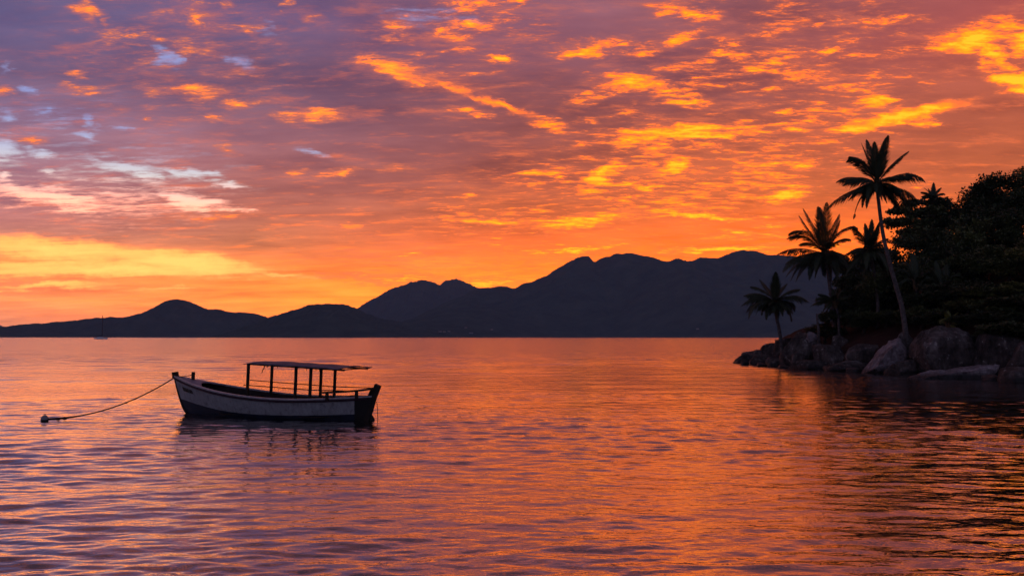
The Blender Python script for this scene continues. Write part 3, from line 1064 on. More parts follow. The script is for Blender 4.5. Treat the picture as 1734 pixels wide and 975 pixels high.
Kit().tube([(8.0, 0, 3.85), (5.0, 0, 3.8), (2.8, 0, 3.55)], [0.32, 0.3, 0.16], 8).link('furled_sail', M_COVER, yacht)
Kit().tube([(14.4, 0, 1.8), (8.15, 0, 25.0)], 0.07, 6).link('forestay', M_SPAR, yacht)
Kit().tube([(0.2, 0, 1.5), (8.1, 0, 26.0)], 0.03, 5).link('backstay', M_SPAR, yacht)

# ------------------------------------------------------------------ a few houses at the foot of the far ridge
from mathutils.bvhtree import BVHTree
M_HWALL = material('house_wall', (0.36, 0.34, 0.33), 0.8)
M_HROOF = material('house_roof', (0.12, 0.07, 0.06), 0.8)


def ground_hit(px, py):
    best = None
    for o in list(SC.objects):
        if o.name.startswith('hill') and o.type == 'MESH':
            if o.name not in HBVH:
                me = o.data
                HBVH[o.name] = BVHTree.FromPolygons([v.co for v in me.vertices], [p.vertices for p in me.polygons])
            h = HBVH[o.name].ray_cast(Vector((0, 0, CH)), ray(px, py).normalized())
            if h[0] is not None and (best is None or h[3] < best[1]):
                best = (h[0], h[3])
    return best[0] if best else None


HBVH = {}
for px, py, w, lab in ((746, 562.0, 13, 'tiny pale house, leftmost of the cluster at the foot of the far ridge'), (753, 562.2, 10, 'tiny pale house second from the left in the far shore cluster'),
                       (760.5, 561.6, 11, 'tiny pale house with the brightest wall of the far shore cluster'), (789, 555.5, 10, 'tiny pale house standing highest above the far shore cluster'),
                       (798, 564.5, 16, 'wide low pale house right above the far waterline'), (833, 558.5, 10, 'tiny pale house farthest right of the far shore cluster'),
                       (1180, 557.5, 10, 'lone tiny pale house under the broad mountain, left of the palms')):
    h = ground_hit(px, py)
    if h is None:
        continue
    e = empty('house', h - Vector((0, 14, 1.0)), lab, 'house', 'houses along the far shore')
    Kit().box((0, 0, 2.4), (w, 7, 4.8)).link('wall', M_HWALL, e)
    Kit().add([(-w / 2 - .5, -4.1, 4.8), (w / 2 + .5, -4.1, 4.8), (w / 2 + .5, 4.1, 4.8), (-w / 2 - .5, 4.1, 4.8), (-w / 2, 0, 7.2), (w / 2, 0, 7.2)],
              [(0, 1, 5, 4), (2, 3, 4, 5), (1, 2, 5), (3, 0, 4), (3, 2, 1, 0)]).link('roof', M_HROOF, e)

# ------------------------------------------------------------------ the headland
SHORE = [(30, 64), (38, 50), (44, 42), (50, 37), (56, 33), (61, 30.0), (63, 28.4), (66, 26.8), (72, 25.2), (78, 25.0), (84, 24.8), (89, 24.9), (94, 24.8), (98, 27.0), (104, 30), (115, 42), (130, 60), (160, 95)]
_sy, _sx = np.array([a for a, b in SHORE], float), np.array([b for a, b in SHORE], float)


def land_z(x, y):
    x, y = np.asarray(x, float), np.asarray(y, float)
    s = x - np.interp(y, _sy, _sx)
    z = np.interp(s, [-6, 0.2, 1.6, 2.6, 4.0, 8.0, 14.0, 24.0, 45.0, 80.0], [-2.0, -0.9, 0.2, 1.7, 2.7, 4.0, 6.4, 10.8, 19.0, 30.0])
    z = z + 0.22 * fbm2(x / 1.6, y / 1.6, 8, 4) * np.clip(s / 3, 0, 1) + 0.08 * fbm2(x / 0.3, y / 0.3, 9, 2) * np.clip(s / 2, 0, 1)
    return z


def soil_fn(g, b):
    p = objco(g)
    n = g.noise(p, 1.6, 6.0, 0.65)
    n2 = g.noise(p, 14.0, 4.0, 0.6)
    hz = g.xyz(Sock(g, g.new('ShaderNodeNewGeometry').outputs['Position']))[2]
    soil = g.ramp(n * 0.7 + n2 * 0.3, [(0.3, (0.018, 0.010, 0.008)), (0.5, (0.048, 0.023, 0.018)), (0.7, (0.045, 0.032, 0.022))])
    g.put(b.inputs['Base Color'], g.mix(g.smooth(hz + (n - 0.5) * 2.0, 3.6, 4.6), soil, g.ramp(n, [(0.35, (0.012, 0.014, 0.008)), (0.65, (0.03, 0.032, 0.016))])))
    g.put(b.inputs['Normal'], g.bump(n2, 0.05, 0.8))


def build_land():
    xs = np.concatenate([np.arange(18, 62, 0.35), np.arange(62, 130, 2.0)])
    ys = np.concatenate([np.arange(30, 112, 0.40), np.arange(112, 170, 2.0)])
    X, Y = np.meshgrid(xs, ys)
    Z = land_z(X, Y)
    me = np_mesh('headland', np.stack([X, Y, Z], -1).reshape(-1, 3), grid_faces(len(ys), len(xs)))
    tag(link('headland', me, material('red_soil', (0.06, 0.03, 0.025), 1.0, soil_fn, 0.1)), 'steep red earth headland under the trees', 'headland', kind='structure')


build_land()


def rock_fn(g, b, pale=False):
    p = objco(g)
    w = Sock(g, g.new('ShaderNodeNewGeometry').outputs['Position'])
    z = g.xyz(w)[2]
    rnd = Sock(g, g.new('ShaderNodeObjectInfo').outputs['Random'])
    q = g.vmath('ADD', p, g.vec(rnd * 40.0, rnd * 17.0, 0.0))
    big = g.noise(q, 0.7, 5.0, 0.6)
    grain = g.noise(q, 22.0, 4.0, 0.7)
    run = g.noise(g.mapping(q, scale=(1.7, 1.7, 0.75), rot=(0.3, 0.2, 0.0)), 1.6, 6.0, 0.68)
    crack = g.noise(g.mapping(q, rot=(0.5, 0.6, 0.2), scale=(1, 1, 2.4)), 2.4, 6.0, 0.62)
    col = g.ramp(big * 0.45 + run * 0.4 + grain * 0.15, [(0.38, (0.020, 0.016, 0.014)), (0.47, (0.060, 0.047, 0.042)), (0.56, (0.135, 0.108, 0.10)), (0.67, (0.33, 0.28, 0.265))])
    if pale:
        col = g.ramp(big * 0.35 + run * 0.45 + grain * 0.2, [(0.36, (0.06, 0.047, 0.047)), (0.45, (0.18, 0.145, 0.15)), (0.54, (0.34, 0.285, 0.30)), (0.66, (0.55, 0.48, 0.50))])
    # pale lichen and bird lime in patches
    li = g.smooth(g.noise(q, 3.4, 6.0, 0.7) * 0.6 + run * 0.4, 0.57, 0.64)
    col = g.mix(li * 0.75, col, (0.50, 0.47, 0.45, 1))
    # dark weed band at the tide line
    wet = g.smooth(z + (g.noise(q, 3.0, 3.0) - 0.5) * 0.35, 0.50, 0.16)
    col = g.mix(wet * 0.88, col, (0.012, 0.012, 0.011, 1))
    g.put(b.inputs['Base Color'], col)
    g.put(b.inputs['Roughness'], g.smooth(wet, 0.0, 1.0, 0.9, 0.35))
    ridge = g.math('ABSOLUTE', g.noise(q, 1.3, 4.0, 0.55, 0.6) - 0.5)
    h = crack * 0.20 + grain * 0.03 - g.smooth(ridge, 0.03, 0.0) * 0.05
    g.put(b.inputs['Normal'], g.bump(h, 1.0, 0.9))


M_ROCK = material('granite', (0.2, 0.18, 0.17), 0.9, rock_fn, 0.3)
M_PALEROCK = material('pale_granite', (0.3, 0.27, 0.27), 0.9, lambda g, b: rock_fn(g, b, True), 0.3)
PALE = (9, 13, 15, 16)


def boulder(px0, px1, pyt, pyb, Y, seed, label, deep=1.0, planes=(), tilt=0.0, sink=0.35, sub=4):
    """a rounded boulder that spans px0..px1 and pyt..pyb in the photograph at depth Y"""
    a, b = at(px0, (pyt + pyb) / 2, Y), at(px1, (pyt + pyb) / 2, Y)
    top, bot = at((px0 + px1) / 2, pyt, Y).z, at((px0 + px1) / 2, pyb, Y).z
    bot -= sink
    c = Vector(((a.x + b.x) / 2, Y, (top + bot) / 2))
    hx, hz = (b.x - a.x) / 2, (top - bot) / 2
    hy = hx * deep
    bm = bmesh.new()
    bmesh.ops.create_icosphere(bm, subdivisions=sub, radius=1.0)
    rng = random.Random(seed)
    off = Vector((rng.uniform(-50, 50), rng.uniform(-50, 50), rng.uniform(-50, 50)))
    cuts = [(Vector(n).normalized(), d) for n, d in planes]
    for _ in range(11):
        n = Vector((rng.gauss(0, 1), rng.gauss(0, 1), rng.gauss(0, 0.8))).normalized()
        cuts.append((n, rng.uniform(0.62, 0.86)))
    rot = Matrix.Rotation(tilt, 3, 'Y')
    for v in bm.verts:
        p = v.co.copy()
        # squarish superellipsoid, then flat weathered faces with soft edges
        m = max(abs(p.x), abs(p.y), abs(p.z))
        p = p * (1.0 + 0.22 * (1.0 / max(m, 0.6) - 1.0) * 1.2)
        for n, d in cuts:
            e = p.dot(n) - d
            if e > 0:
                p -= n * e * 0.96
        f = mnoise.fractal(p * 1.1 + off, 1.0, 2.1, 3)
        p *= 1.0 + 0.09 * f + 0.05 * mnoise.fractal(p * 4.0 + off, 0.9, 2.1, 3)
        v.co = rot @ p
    ext = [max(abs(v.co[i]) for v in bm.verts) for i in range(3)]
    for v in bm.verts:
        v.co = Vector((v.co.x / ext[0] * hx * 1.06, v.co.y / ext[1] * hy, v.co.z / ext[2] * hz * 1.04))
    me = bpy.data.meshes.new('boulder')
    bm.to_mesh(me)
    bm.free()
    me.polygons.foreach_set('use_smooth', [True] * len(me.polygons))
    o = link('boulder', me, M_PALEROCK if seed in PALE else M_ROCK)
    o.location = c
    return tag(o, label, 'boulder', 'boulders along the headland shore')



def slab(poly, Y, depth, seed, label, shrink=0.7, shift=(0.0, 0.0), pale=True):
    """an angular boulder: the hull of the outline seen in the photograph and of a smaller nearer face"""
    cx, cy = sum(p[0] for p in poly) / len(poly), sum(p[1] for p in poly) / len(poly)
    c = at(cx, cy, Y)
    bm = bmesh.new()
    for px, py in poly:
        a = at(px, py, Y) - c
        bm.verts.new(a)
        b = at(cx + (px - cx) * shrink + shift[0], cy + (py - cy) * shrink + shift[1], Y) - c
        bm.verts.new(b + Vector((0, -depth, 0)))
        bm.verts.new(a * 0.6 + Vector((0, depth * 1.4, -0.1)))
    bmesh.ops.convex_hull(bm, input=bm.verts)
    for v in [v for v in bm.verts if not v.link_faces]:
        bm.verts.remove(v)
    bmesh.ops.triangulate(bm, faces=bm.faces)
    for it in range(4):
        bmesh.ops.subdivide_edges(bm, edges=bm.edges, cuts=1, use_grid_fill=True, smooth=0.06 if it == 0 else 0.03)
        bmesh.ops.triangulate(bm, faces=bm.faces)
    bmesh.ops.recalc_face_normals(bm, faces=bm.faces)
    off = Vector((seed * 7.1, seed * 3.3, seed))
    for v in bm.verts:
        p = v.co
        v.co = p + v.normal * (0.13 * mnoise.fractal(p * 0.8 + off, 1.0, 2.1, 3) + 0.07 * mnoise.fractal(p * 4.2 + off, 0.9, 2.1, 3))
    me = bpy.data.meshes.new('boulder')
    bm.to_mesh(me)
    bm.free()
    me.polygons.foreach_set('use_smooth', [True] * len(me.polygons))
    o = link('boulder', me, M_PALEROCK if pale else M_ROCK)
    o.location = c
    return tag(o, label, 'boulder', 'boulders along the headland shore')


boulder(1243, 1276, 598, 614, 90, 1, 'dark low boulder at the very tip of the point, lapped by the water', 1.3, sink=0.6)
boulder(1258, 1302, 589, 611, 92, 2, 'flat topped dark boulder behind the tip of the point', 1.2, sink=0.6)
boulder(1268, 1305, 602, 620, 84, 3, 'rounded wet boulder second from the tip, in front', 1.1, sink=0.6)
boulder(1288, 1332, 581, 608, 89, 4, 'dark boulder just below the foot of the short leaning palm', 1.2, sink=0.8)
boulder(1306, 1350, 569, 592, 86.5, 23, 'dark boulder under the very foot of the short leaning palm', 1.2, sink=0.9)
boulder(1297, 1336, 602, 622, 80, 5, 'small humped boulder at the waterline left of the striped boulder', 1.1, sink=0.6)
boulder(1322, 1388, 563, 617, 78, 6, 'tall brown boulder right of the short leaning palm', 1.0, [((-0.3, -1, 0.35), 0.72)], sink=0.8)
boulder(1334, 1402, 609, 627, 73.5, 7, 'long low wet boulder lying in the water below the brown boulder', 1.0, sink=0.5)
boulder(1338, 1362, 597, 611, 75, 8, 'small dark boulder wedged before the tall brown one', 1.0, sink=0.5)
boulder(1366, 1386, 561, 574, 77, 9, 'small pale capped boulder at the foot of the bare stump', 1.0, sink=0.6)
boulder(1376, 1436, 577, 616, 74, 10, 'brown boulder with a sloping crease, left of the square grey one', 1.0, [((0.2, -1, 0.5), 0.70)], sink=0.8)
boulder(1428, 1490, 573, 621, 70.5, 11, 'square grey brown boulder beside the pale slab', 1.0, [((0, -1, 0.1), 0.70), ((0, 0, 1), 0.8)], sink=0.8)
boulder(1398, 1476, 611, 628, 69.5, 12, 'flat dark ledge awash below the brown boulders', 0.8, sink=0.5)
slab([(1459, 634), (1478, 612), (1495, 590), (1508, 577), (1522, 573), (1548, 603), (1536, 618), (1512, 640), (1480, 646)], 65.5, 1.3, 13, 'pale sloping slab boulder leaning against the largest boulder', 0.62, (-8, -2))
boulder(1513, 1550, 562, 585, 66.5, 14, 'small round boulder under the foot of the tall palm', 1.0, sink=0.6)
slab([(1541, 604), (1546, 578), (1562, 560), (1590, 552), (1625, 556), (1652, 571), (1668, 592), (1664, 620), (1620, 640), (1580, 640), (1556, 630)], 62.5, 1.8, 15, 'largest boulder, with pale streaks, right of the tall palm', 0.66, (-14, 4), False)
slab([(1537, 640), (1560, 631), (1600, 626), (1650, 619), (1694, 617), (1684, 630), (1655, 650), (1600, 654), (1555, 650)], 57.0, 1.0, 16, 'long flat pale boulder at the waterline before the largest boulder', 0.8, (-6, 4))
boulder(1690, 1772, 621, 648, 53.0, 17, 'smooth brown boulder cut off by the right edge of the picture', 0.9, sink=0.5)
boulder(1640, 1730, 566, 632, 60.5, 18, 'dark rugged boulder behind the long flat one', 0.9, sink=0.9)
boulder(1620, 1690, 549, 590, 66.0, 19, 'dim boulder half hidden under the bushes above the largest one', 1.0, sink=0.9)
boulder(1700, 1790, 578, 634, 57.0, 20, 'dark boulder at the right edge above the smooth brown one', 1.0, sink=0.9)
boulder(1500, 1560, 606, 634, 63.0, 21, 'black wet boulder in the gap under the pale slab', 0.8, sink=0.5)
boulder(1254, 1268, 608, 617, 83, 31, 'tiny dark rock awash in front of the tip of the point', 1.0, sink=0.3, sub=3)
boulder(1282, 1300, 612, 622, 79, 32, 'small black rock in the water below the rounded wet boulder', 1.0, sink=0.3, sub=3)
boulder(1318, 1340, 616, 626, 75.5, 33, 'small black rock at the left end of the long low wet boulder', 1.0, sink=0.3, sub=3)
boulder(1430, 1456, 622, 632, 67.5, 34, 'small wet rock left of the foot of the pale slab', 1.0, sink=0.3, sub=3)
boulder(1664, 1694, 634, 645, 54.5, 35, 'small dark rock at the right end of the long flat boulder', 1.0, sink=0.3, sub=3)
boulder(1404, 1440, 566, 588, 76, 22, 'low worn boulder at the edge of the red earth bank', 1.0, sink=0.9)

# ------------------------------------------------------------------ palms


def bark_fn(g, b):
    p = objco(g)
    z = g.xyz(p)[2]
    ring = g.math('SINE', z * 38.0 + g.noise(p, 3.0, 2.0) * 5.0)
    n = g.noise(p, 5.0, 5.0, 0.6)
    g.put(b.inputs['Base Color'], g.ramp(n, [(0.3, (0.06, 0.05, 0.048)), (0.7, (0.17, 0.145, 0.14))]))
    g.put(b.inputs['Normal'], g.bump(ring, 0.02, 0.5))


M_PALMBARK = material('ringed_palm_bark', (0.2, 0.17, 0.16), 0.9, bark_fn, 0.1)
M_FROND = material('palm_frond', (0.05, 0.06, 0.025), 0.55, varied((0.022, 0.032, 0.014), (0.055, 0.068, 0.030), 1.4), 0.3)
M_DRYFROND = material('dry_palm_frond', (0.12, 0.08, 0.04), 0.8, varied((0.08, 0.055, 0.03), (0.16, 0.11, 0.06), 1.4), 0.1)
M_YOUNG = material('yellow_green_frond', (0.12, 0.13, 0.03), 0.5, varied((0.08, 0.10, 0.02), (0.20, 0.19, 0.05), 1.5), 0.3)
M_NUT = material('coconut_husk', (0.06, 0.05, 0.025), 0.6)


def frond(parent, m, base, ctrl, tip, rng, wide=1.0, n=84, dead=False):
    """a feather leaf along a bent midrib, leaflets drooping on both sides (coordinates local to the palm)"""
    L = (ctrl - base).length + (tip - ctrl).length
    k = Kit()
    N = 13
    rib = [bez(base, ctrl, tip, i / (N - 1)) for i in range(N)]
    k.tube(rib, [0.045 * (1 - i / (N - 1)) * min(1.0, L / 3.0) + 0.008 for i in range(N)], 5)
    down = Vector((0, 0, -1))
    for side in (-1, 1):
        for i in range(n):
            t = 0.10 + 0.90 * (i + rng.random() * 0.7) / n
            t = min(t, 0.995)
            p = bez(base, ctrl, tip, t)
            d = (bez(base, ctrl, tip, min(1, t + 0.02)) - bez(base, ctrl, tip, t - 0.02)).normalized()
            s = d.cross(Vector((0, 0, 1)))
            if s.length < 0.25:
                s = Vector((0.3, 1, 0)).cross(d)
            s = s.normalized() * side
            u = s.cross(d) * side
            ln = wide * L * 0.31 * min(1.0, (t + 0.12) / 0.38) ** 0.7 * (1.01 - t) ** 0.72 * 1.55 * rng.uniform(0.72, 1.12)
            ln *= 1.0 - 0.32 * d.z * d.z
            droop = (0.38 if not dead else 0.9) + 0.35 * rng.random()
            hang = 1.0 - 0.85 * abs(d.z)
            dr = (s * 0.54 + d * 0.70 + u * 0.12 + down * droop * 0.8 * hang).normalized()
            dr2 = (s * 0.26 + d * 0.60 + down * (droop + 0.55) * hang).normalized()
            w = 0.022 * wide + 0.008
            wv = d * w if abs(dr.dot(d)) < 0.9 else u * w
            a = p
            b = p + dr * ln * 0.55
            c = b + dr2 * ln * 0.45
            k.add([a - wv * 0.6, a + wv * 0.6, b + wv, b - wv, c], [(0, 1, 2, 3), (3, 2, 4)])
    return k.link('frond', m, parent)


def palm(name, label, Y, trunk_px, radii, crown_px, fronds_px, seed, group, m=M_FROND, fillers=7, wide=1.0, dead=(), nuts=5, skirt=0):
    rng = random.Random(seed)
    pts = [at(px, py, Y) for px, py in trunk_px]
    base = pts[0].copy()
    root = empty(name, base, label, 'palm', group)
    n = len(pts)
    crown = at(crown_px[0], crown_px[1], Y) - base
    loc = [p - base for p in pts] + [crown - Vector((0, 0, 0.05))]
    loc[0].z -= 1.6
    # smooth the trunk
    path, rad = [], []
    m_ = len(loc)
    for i in range(m_ - 1):
        p0, p1, p2, p3 = loc[max(i - 1, 0)], loc[i], loc[i + 1], loc[min(i + 2, m_ - 1)]
        for j in range(5):
            t = j / 5
            path.append(0.5 * ((2 * p1) + (p2 - p0) * t + (2 * p0 - 5 * p1 + 4 * p2 - p3) * t * t + (3 * p1 - p0 - 3 * p2 + p3) * t ** 3))
    path.append(loc[-1])
    for i in range(len(path)):
        t = i / (len(path) - 1)
        r = radii[0] + (radii[1] - radii[0]) * t ** 0.6
        if t < 0.12:
            r *= 1 + 0.35 * (1 - t / 0.12)
        rad.append(r)
    Kit().tube(path, rad, 12).link('trunk', M_PALMBARK, root, True)
    k = Kit()
    for i in range(14):
        a = rng.uniform(0, 6.28)
        q = Vector((math.cos(a), math.sin(a), 0))
        k.tube([crown + Vector((0, 0, -0.5)) + q * 0.1, crown + q * 0.22 + Vector((0, 0, -0.1)), crown + q * rng.uniform(0.2, 0.45) + Vector((0, 0, rng.uniform(0.05, 0.4)))], [0.09, 0.08, 0.03], 6)
    k.link('crown_shaft', M_DRYFROND, root)
    for i in range(nuts):
        a = rng.uniform(0, 6.28)
        Kit().ball(crown + Vector((math.cos(a) * 0.28, math.sin(a) * 0.28, -0.28 - 0.2 * rng.random())), 0.14, 8, 6, (0.9, 0.9, 1.15)).link('coconut', M_NUT, root, True)
    for i, q in enumerate(fronds_px):
        tx, ty = q[0], q[1]
        tip = at(tx, ty, Y) - base
        L = (tip - crown).length
        dy = rng.uniform(-0.45, 0.45) * L
        tip.y += dy
        if len(q) >= 4:
            ctrl = at(q[2], q[3], Y) - base
            ctrl.y += dy * 0.55
        else:
            mid = crown.lerp(tip, 0.55)
            lift = 0.22 * L * (1.0 if abs(tip.x - crown.x) > 0.35 * L else 0.25)
            ctrl = mid + Vector((0, 0, lift))
        # keep the frond's own length plausible
        frond(root, M_DRYFROND if i in dead else m, crown + Vector((rng.uniform(-.06, .06), rng.uniform(-.06, .06), 0)), ctrl, tip, rng, wide, dead=i in dead)
    rad_px = sum(math.hypot(q[0] - crown_px[0], q[1] - crown_px[1]) for q in fronds_px) / max(1, len(fronds_px)) / F * Y
    for i in range(fillers):
        s = 1 if i % 2 else -1
        a = s * math.pi / 2 + rng.uniform(-0.7, 0.7)
        el_ = rng.uniform(-0.5, 0.75)
        q = Vector((math.cos(a) * math.cos(el_), math.sin(a) * math.cos(el_), math.sin(el_)))
        L = rad_px * rng.uniform(0.75, 1.0)
        tip = crown + q * L + Vector((0, 0, -0.12 * L))
        frond(root, m, crown, crown.lerp(tip, 0.5) + Vector((0, 0, 0.26 * L)), tip, rng, wide)
    for i in range(skirt):
        # older fronds hanging below the crown
        a = 6.283 * (i + rng.random() * 0.6) / skirt
        L = rad_px * rng.uniform(0.8, 1.05)
        q = Vector((math.cos(a), math.sin(a), 0))
        tip = crown + q * L * rng.uniform(0.55, 0.85) + Vector((0, 0, -L * rng.uniform(0.45, 0.8)))
        frond(root, m, crown, crown + q * L * 0.5 + Vector((0, 0, 0.10 * L)), tip, rng, wide * 1.1)
    return root


PG = 'coconut palms on the point'
palm('coconut_palm', 'tallest leaning coconut palm with a long bare pale trunk', 66, [(1538, 566), (1528, 524), (1519, 490), (1507, 447), (1495, 395), (1487, 335)], (0.21, 0.115), (1485, 312),
     [(1478, 231), (1461, 241, 1468, 262), (1504, 232, 1492, 268), (1490, 237), (1470, 246), (1430, 274, 1448, 262), (1433, 268, 1452, 268), (1535, 258, 1508, 274), (1522, 270, 1504, 282), (1413, 310, 1434, 292), (1420, 318, 1442, 296),
      (1559, 312, 1538, 280), (1552, 300, 1528, 286), (1409, 356, 1428, 318), (1418, 346, 1446, 312), (1562, 345, 1536, 312), (1550, 346, 1524, 316), (1450, 370, 1456, 324), (1459, 356, 1464, 326), (1534, 356, 1522, 326), (1497, 340), (1506, 344)],
     3, PG, fillers=6, dead=(20, 21), skirt=5)
palm('coconut_palm', 'bushy coconut palm with raised fronds, left of the tallest palm', 80, [(1417, 560), (1411, 520), (1406, 490), (1401, 455)], (0.20, 0.13), (1396, 430),
     [(1368, 350), (1388, 348), (1400, 346), (1380, 352), (1361, 362, 1374, 392), (1331, 398, 1358, 376), (1338, 402, 1362, 384), (1351, 415, 1370, 402), (1312, 432, 1344, 412), (1427, 361, 1412, 392), (1424, 372, 1414, 398), (1451, 386, 1428, 374), (1446, 404, 1426, 396),
      (1314, 464, 1340, 428), (1330, 470, 1352, 434), (1344, 478, 1362, 438), (1378, 472, 1384, 446), (1410, 478, 1408, 448), (1436, 470, 1426, 428), (1322, 450, 1348, 426), (1445, 440, 1424, 420)],
     5, PG, fillers=6, dead=(17,), skirt=11)
palm('coconut_palm', 'half hidden coconut palm between the bushy one and the tallest trunk', 76, [(1483, 562), (1487, 520), (1483, 480), (1478, 448)], (0.17, 0.11), (1473, 424),
     [(1475, 372), (1466, 378), (1482, 377), (1493, 385, 1486, 400), (1455, 388), (1436, 386, 1450, 396), (1506, 403, 1492, 404), (1514, 432, 1496, 414), (1440, 458, 1452, 428), (1424, 470, 1446, 430), (1460, 472), (1502, 462, 1494, 432), (1420, 440, 1446, 416), (1515, 450, 1498, 424), (1488, 470)],
     7, PG, fillers=6, skirt=10)
palm('coconut_palm', 'short leaning coconut palm at the tip of the point', 85, [(1326, 579), (1319, 556), (1315, 538)], (0.19, 0.14), (1313, 512),
     [(1307, 462), (1292, 472, 1302, 486), (1275, 484, 1294, 484), (1264, 500, 1288, 488), (1264, 540, 1274, 498), (1261, 518, 1284, 490), (1282, 529, 1294, 506), (1297, 537, 1302, 516), (1334, 480, 1322, 490), (1352, 490, 1332, 488), (1363, 513, 1344, 490), (1350, 527, 1340, 500), (1331, 524, 1326, 506),
      (1313, 540), (1345, 505, 1330, 496), (1318, 464), (1272, 506, 1290, 490)],
     9, PG, fillers=8, wide=1.15, dead=(7, 13), skirt=11)
palm('coconut_palm', 'dark palm crown poking above the tree line on the slope', 88, [(1590, 470), (1584, 400), (1581, 360)], (0.16, 0.11), (1580, 338),
     [(1557, 326, 1568, 324), (1557, 340, 1566, 328), (1569, 317), (1585, 308), (1596, 317), (1606, 327, 1594, 322), (1562, 333, 1570, 326), (1576, 318), (1590, 322), (1565, 352, 1570, 334), (1604, 340, 1594, 328)],
     11, PG, fillers=6, wide=1.0, nuts=0)
palm('coconut_palm', 'low young palm with drooping fronds among the bushes right of the bushy palm', 78, [(1422, 566), (1420, 540), (1417, 525)], (0.13, 0.10), (1414, 512),
     [(1376, 508, 1392, 496), (1383, 498, 1396, 496), (1374, 520, 1390, 502), (1390, 532, 1400, 510), (1410, 488), (1428, 490), (1442, 502, 1430, 496), (1446, 520, 1434, 504), (1398, 540, 1404, 516), (1430, 540, 1426, 516)],
     13, PG, fillers=6, nuts=0)
YG = 'young palms above the boulders'
palm('young_palm', 'small yellow green palm sprouting behind the largest boulder', 64.5, [(1608, 560), (1608, 552)], (0.08, 0.06), (1608, 548),
     [(1599, 530, 1602, 532), (1606, 526), (1618, 530, 1614, 532), (1630, 540, 1620, 532), (1590, 544, 1598, 534), (1636, 552, 1624, 536)], 15, YG, M_YOUNG, 4, 1.3, nuts=0)
palm('young_palm', 'feathery young palm right of the yellow green one, under the trees', 66.5, [(1662, 562), (1662, 550)], (0.08, 0.06), (1662, 545),
     [(1648, 520, 1654, 526), (1664, 512), (1676, 520, 1670, 526), (1690, 536, 1676, 522), (1642, 540, 1650, 526)], 17, YG, M_YOUNG, 4, 1.2, nuts=0)
palm('young_palm', 'arching young palm half way up the dark slope', 72, [(1590, 520), (1592, 500)], (0.11, 0.08), (1594, 490),
     [(1560, 480, 1574, 458), (1572, 452, 1582, 462), (1592, 440), (1612, 446, 1604, 458), (1626, 470, 1612, 456), (1556, 506, 1570, 472), (1632, 498, 1620, 468)], 19, YG, M_FROND, 5, 1.1, nuts=0)
palm('young_palm', 'tall thin fronded palm just right of the tallest trunk', 73, [(1552, 540), (1552, 500)], (0.11, 0.08), (1551, 480),
     [(1520, 462, 1534, 446), (1538, 440, 1544, 452), (1552, 428), (1568, 440, 1560, 454), (1582, 470, 1568, 448), (1516, 490, 1530, 462), (1588, 500, 1574, 462)], 21, YG, M_FROND, 5, 1.1, nuts=0)

# bare stump standing at the edge
base = at(1387, 575, 76)
k = Kit()
tp = at(1383, 531, 76) - base
k.tube([Vector((0, 0, -0.5)), tp * 0.4 + Vector((0.04, 0, 0)), tp * 0.75, tp], [0.14, 0.11, 0.09, 0.07], 9)
k.tube([tp * 0.7, tp * 0.8 + Vector((0.2, 0.05, 0.1))], [0.05, 0.03], 6)
st = k.link('dead_trunk', M_PALMBARK, None, True)
st.location = base
tag(st, 'bare dead trunk standing at the edge of the red earth bank', 'dead trunk')

# ------------------------------------------------------------------ broadleaf trees
M_BARK = material('dark_bark', (0.05, 0.04, 0.03), 0.9, varied((0.03, 0.025, 0.02), (0.09, 0.075, 0.06), 4.0), 0.1)


def leaf_fn(c0, c1):
    def fn(g, b):
        rnd = Sock(g, g.new('ShaderNodeObjectInfo').outputs['Random'])
        isl = Sock(g, g.new('ShaderNodeNewGeometry').outputs['Random Per Island'])
        n = g.noise(objco(g), 0.8, 3.0, 0.6)
        col = g.ramp(n * 0.6 + isl * 0.4, [(0.25, c0), (0.75, c1)])
        g.put(b.inputs['Base Color'], g.mix(1.0, col, g.ramp(rnd, [(0.0, (0.6, 0.68, 0.62)), (0.5, (1.0, 1.0, 0.95)), (1.0, (1.55, 1.4, 1.1))]), 'MULTIPLY'))
    return fn


M_LEAF = material('broad_leaves', (0.05, 0.07, 0.03), 0.5, leaf_fn((0.036, 0.052, 0.022), (0.095, 0.120, 0.050)), 0.35)
M_LEAF2 = material('light_leaves', (0.09, 0.1, 0.035), 0.5, leaf_fn((0.075, 0.095, 0.032), (0.17, 0.19, 0.07)), 0.35)


def leaf_mesh(name, clumps, rng, size, per):
    """many small folded leaves filling clumps (centre, radius, flatness)"""
    Vv, Ff = [], []
    for c, r, flat in clumps:
        n = int(per * rng.uniform(0.7, 1.3))
        d = rng.normal(0, 1, (n, 3))
        d /= np.linalg.norm(d, axis=1)[:, None]
        rad = r * rng.random(n) ** 0.45
        p = c + d * rad[:, None] * np.array([1, 1, flat])
        ax = rng.normal(0, 1, (n, 3)) + d * 0.9 + np.array([0, 0, -0.25])
        ax /= np.linalg.norm(ax, axis=1)[:, None]
        sd = np.cross(ax, rng.normal(0, 1, (n, 3)) * 0.5 + np.array([0, 0, 1.0]))
        sd /= np.linalg.norm(sd, axis=1)[:, None] + 1e-6
        s = size * rng.uniform(0.6, 1.3, n)[:, None]
        a, b, c2, e = p, p + ax * s * 0.5 + sd * s * 0.28, p + ax * s, p + ax * s * 0.5 - sd * s * 0.28
        base = len(Vv) * 4
        Vv.append(np.stack([a, b, c2, e], 1))
    v = np.concatenate(Vv).reshape(-1, 3)
    return np_mesh(name, v, np.arange(len(v)).reshape(-1, 4), smooth=False)


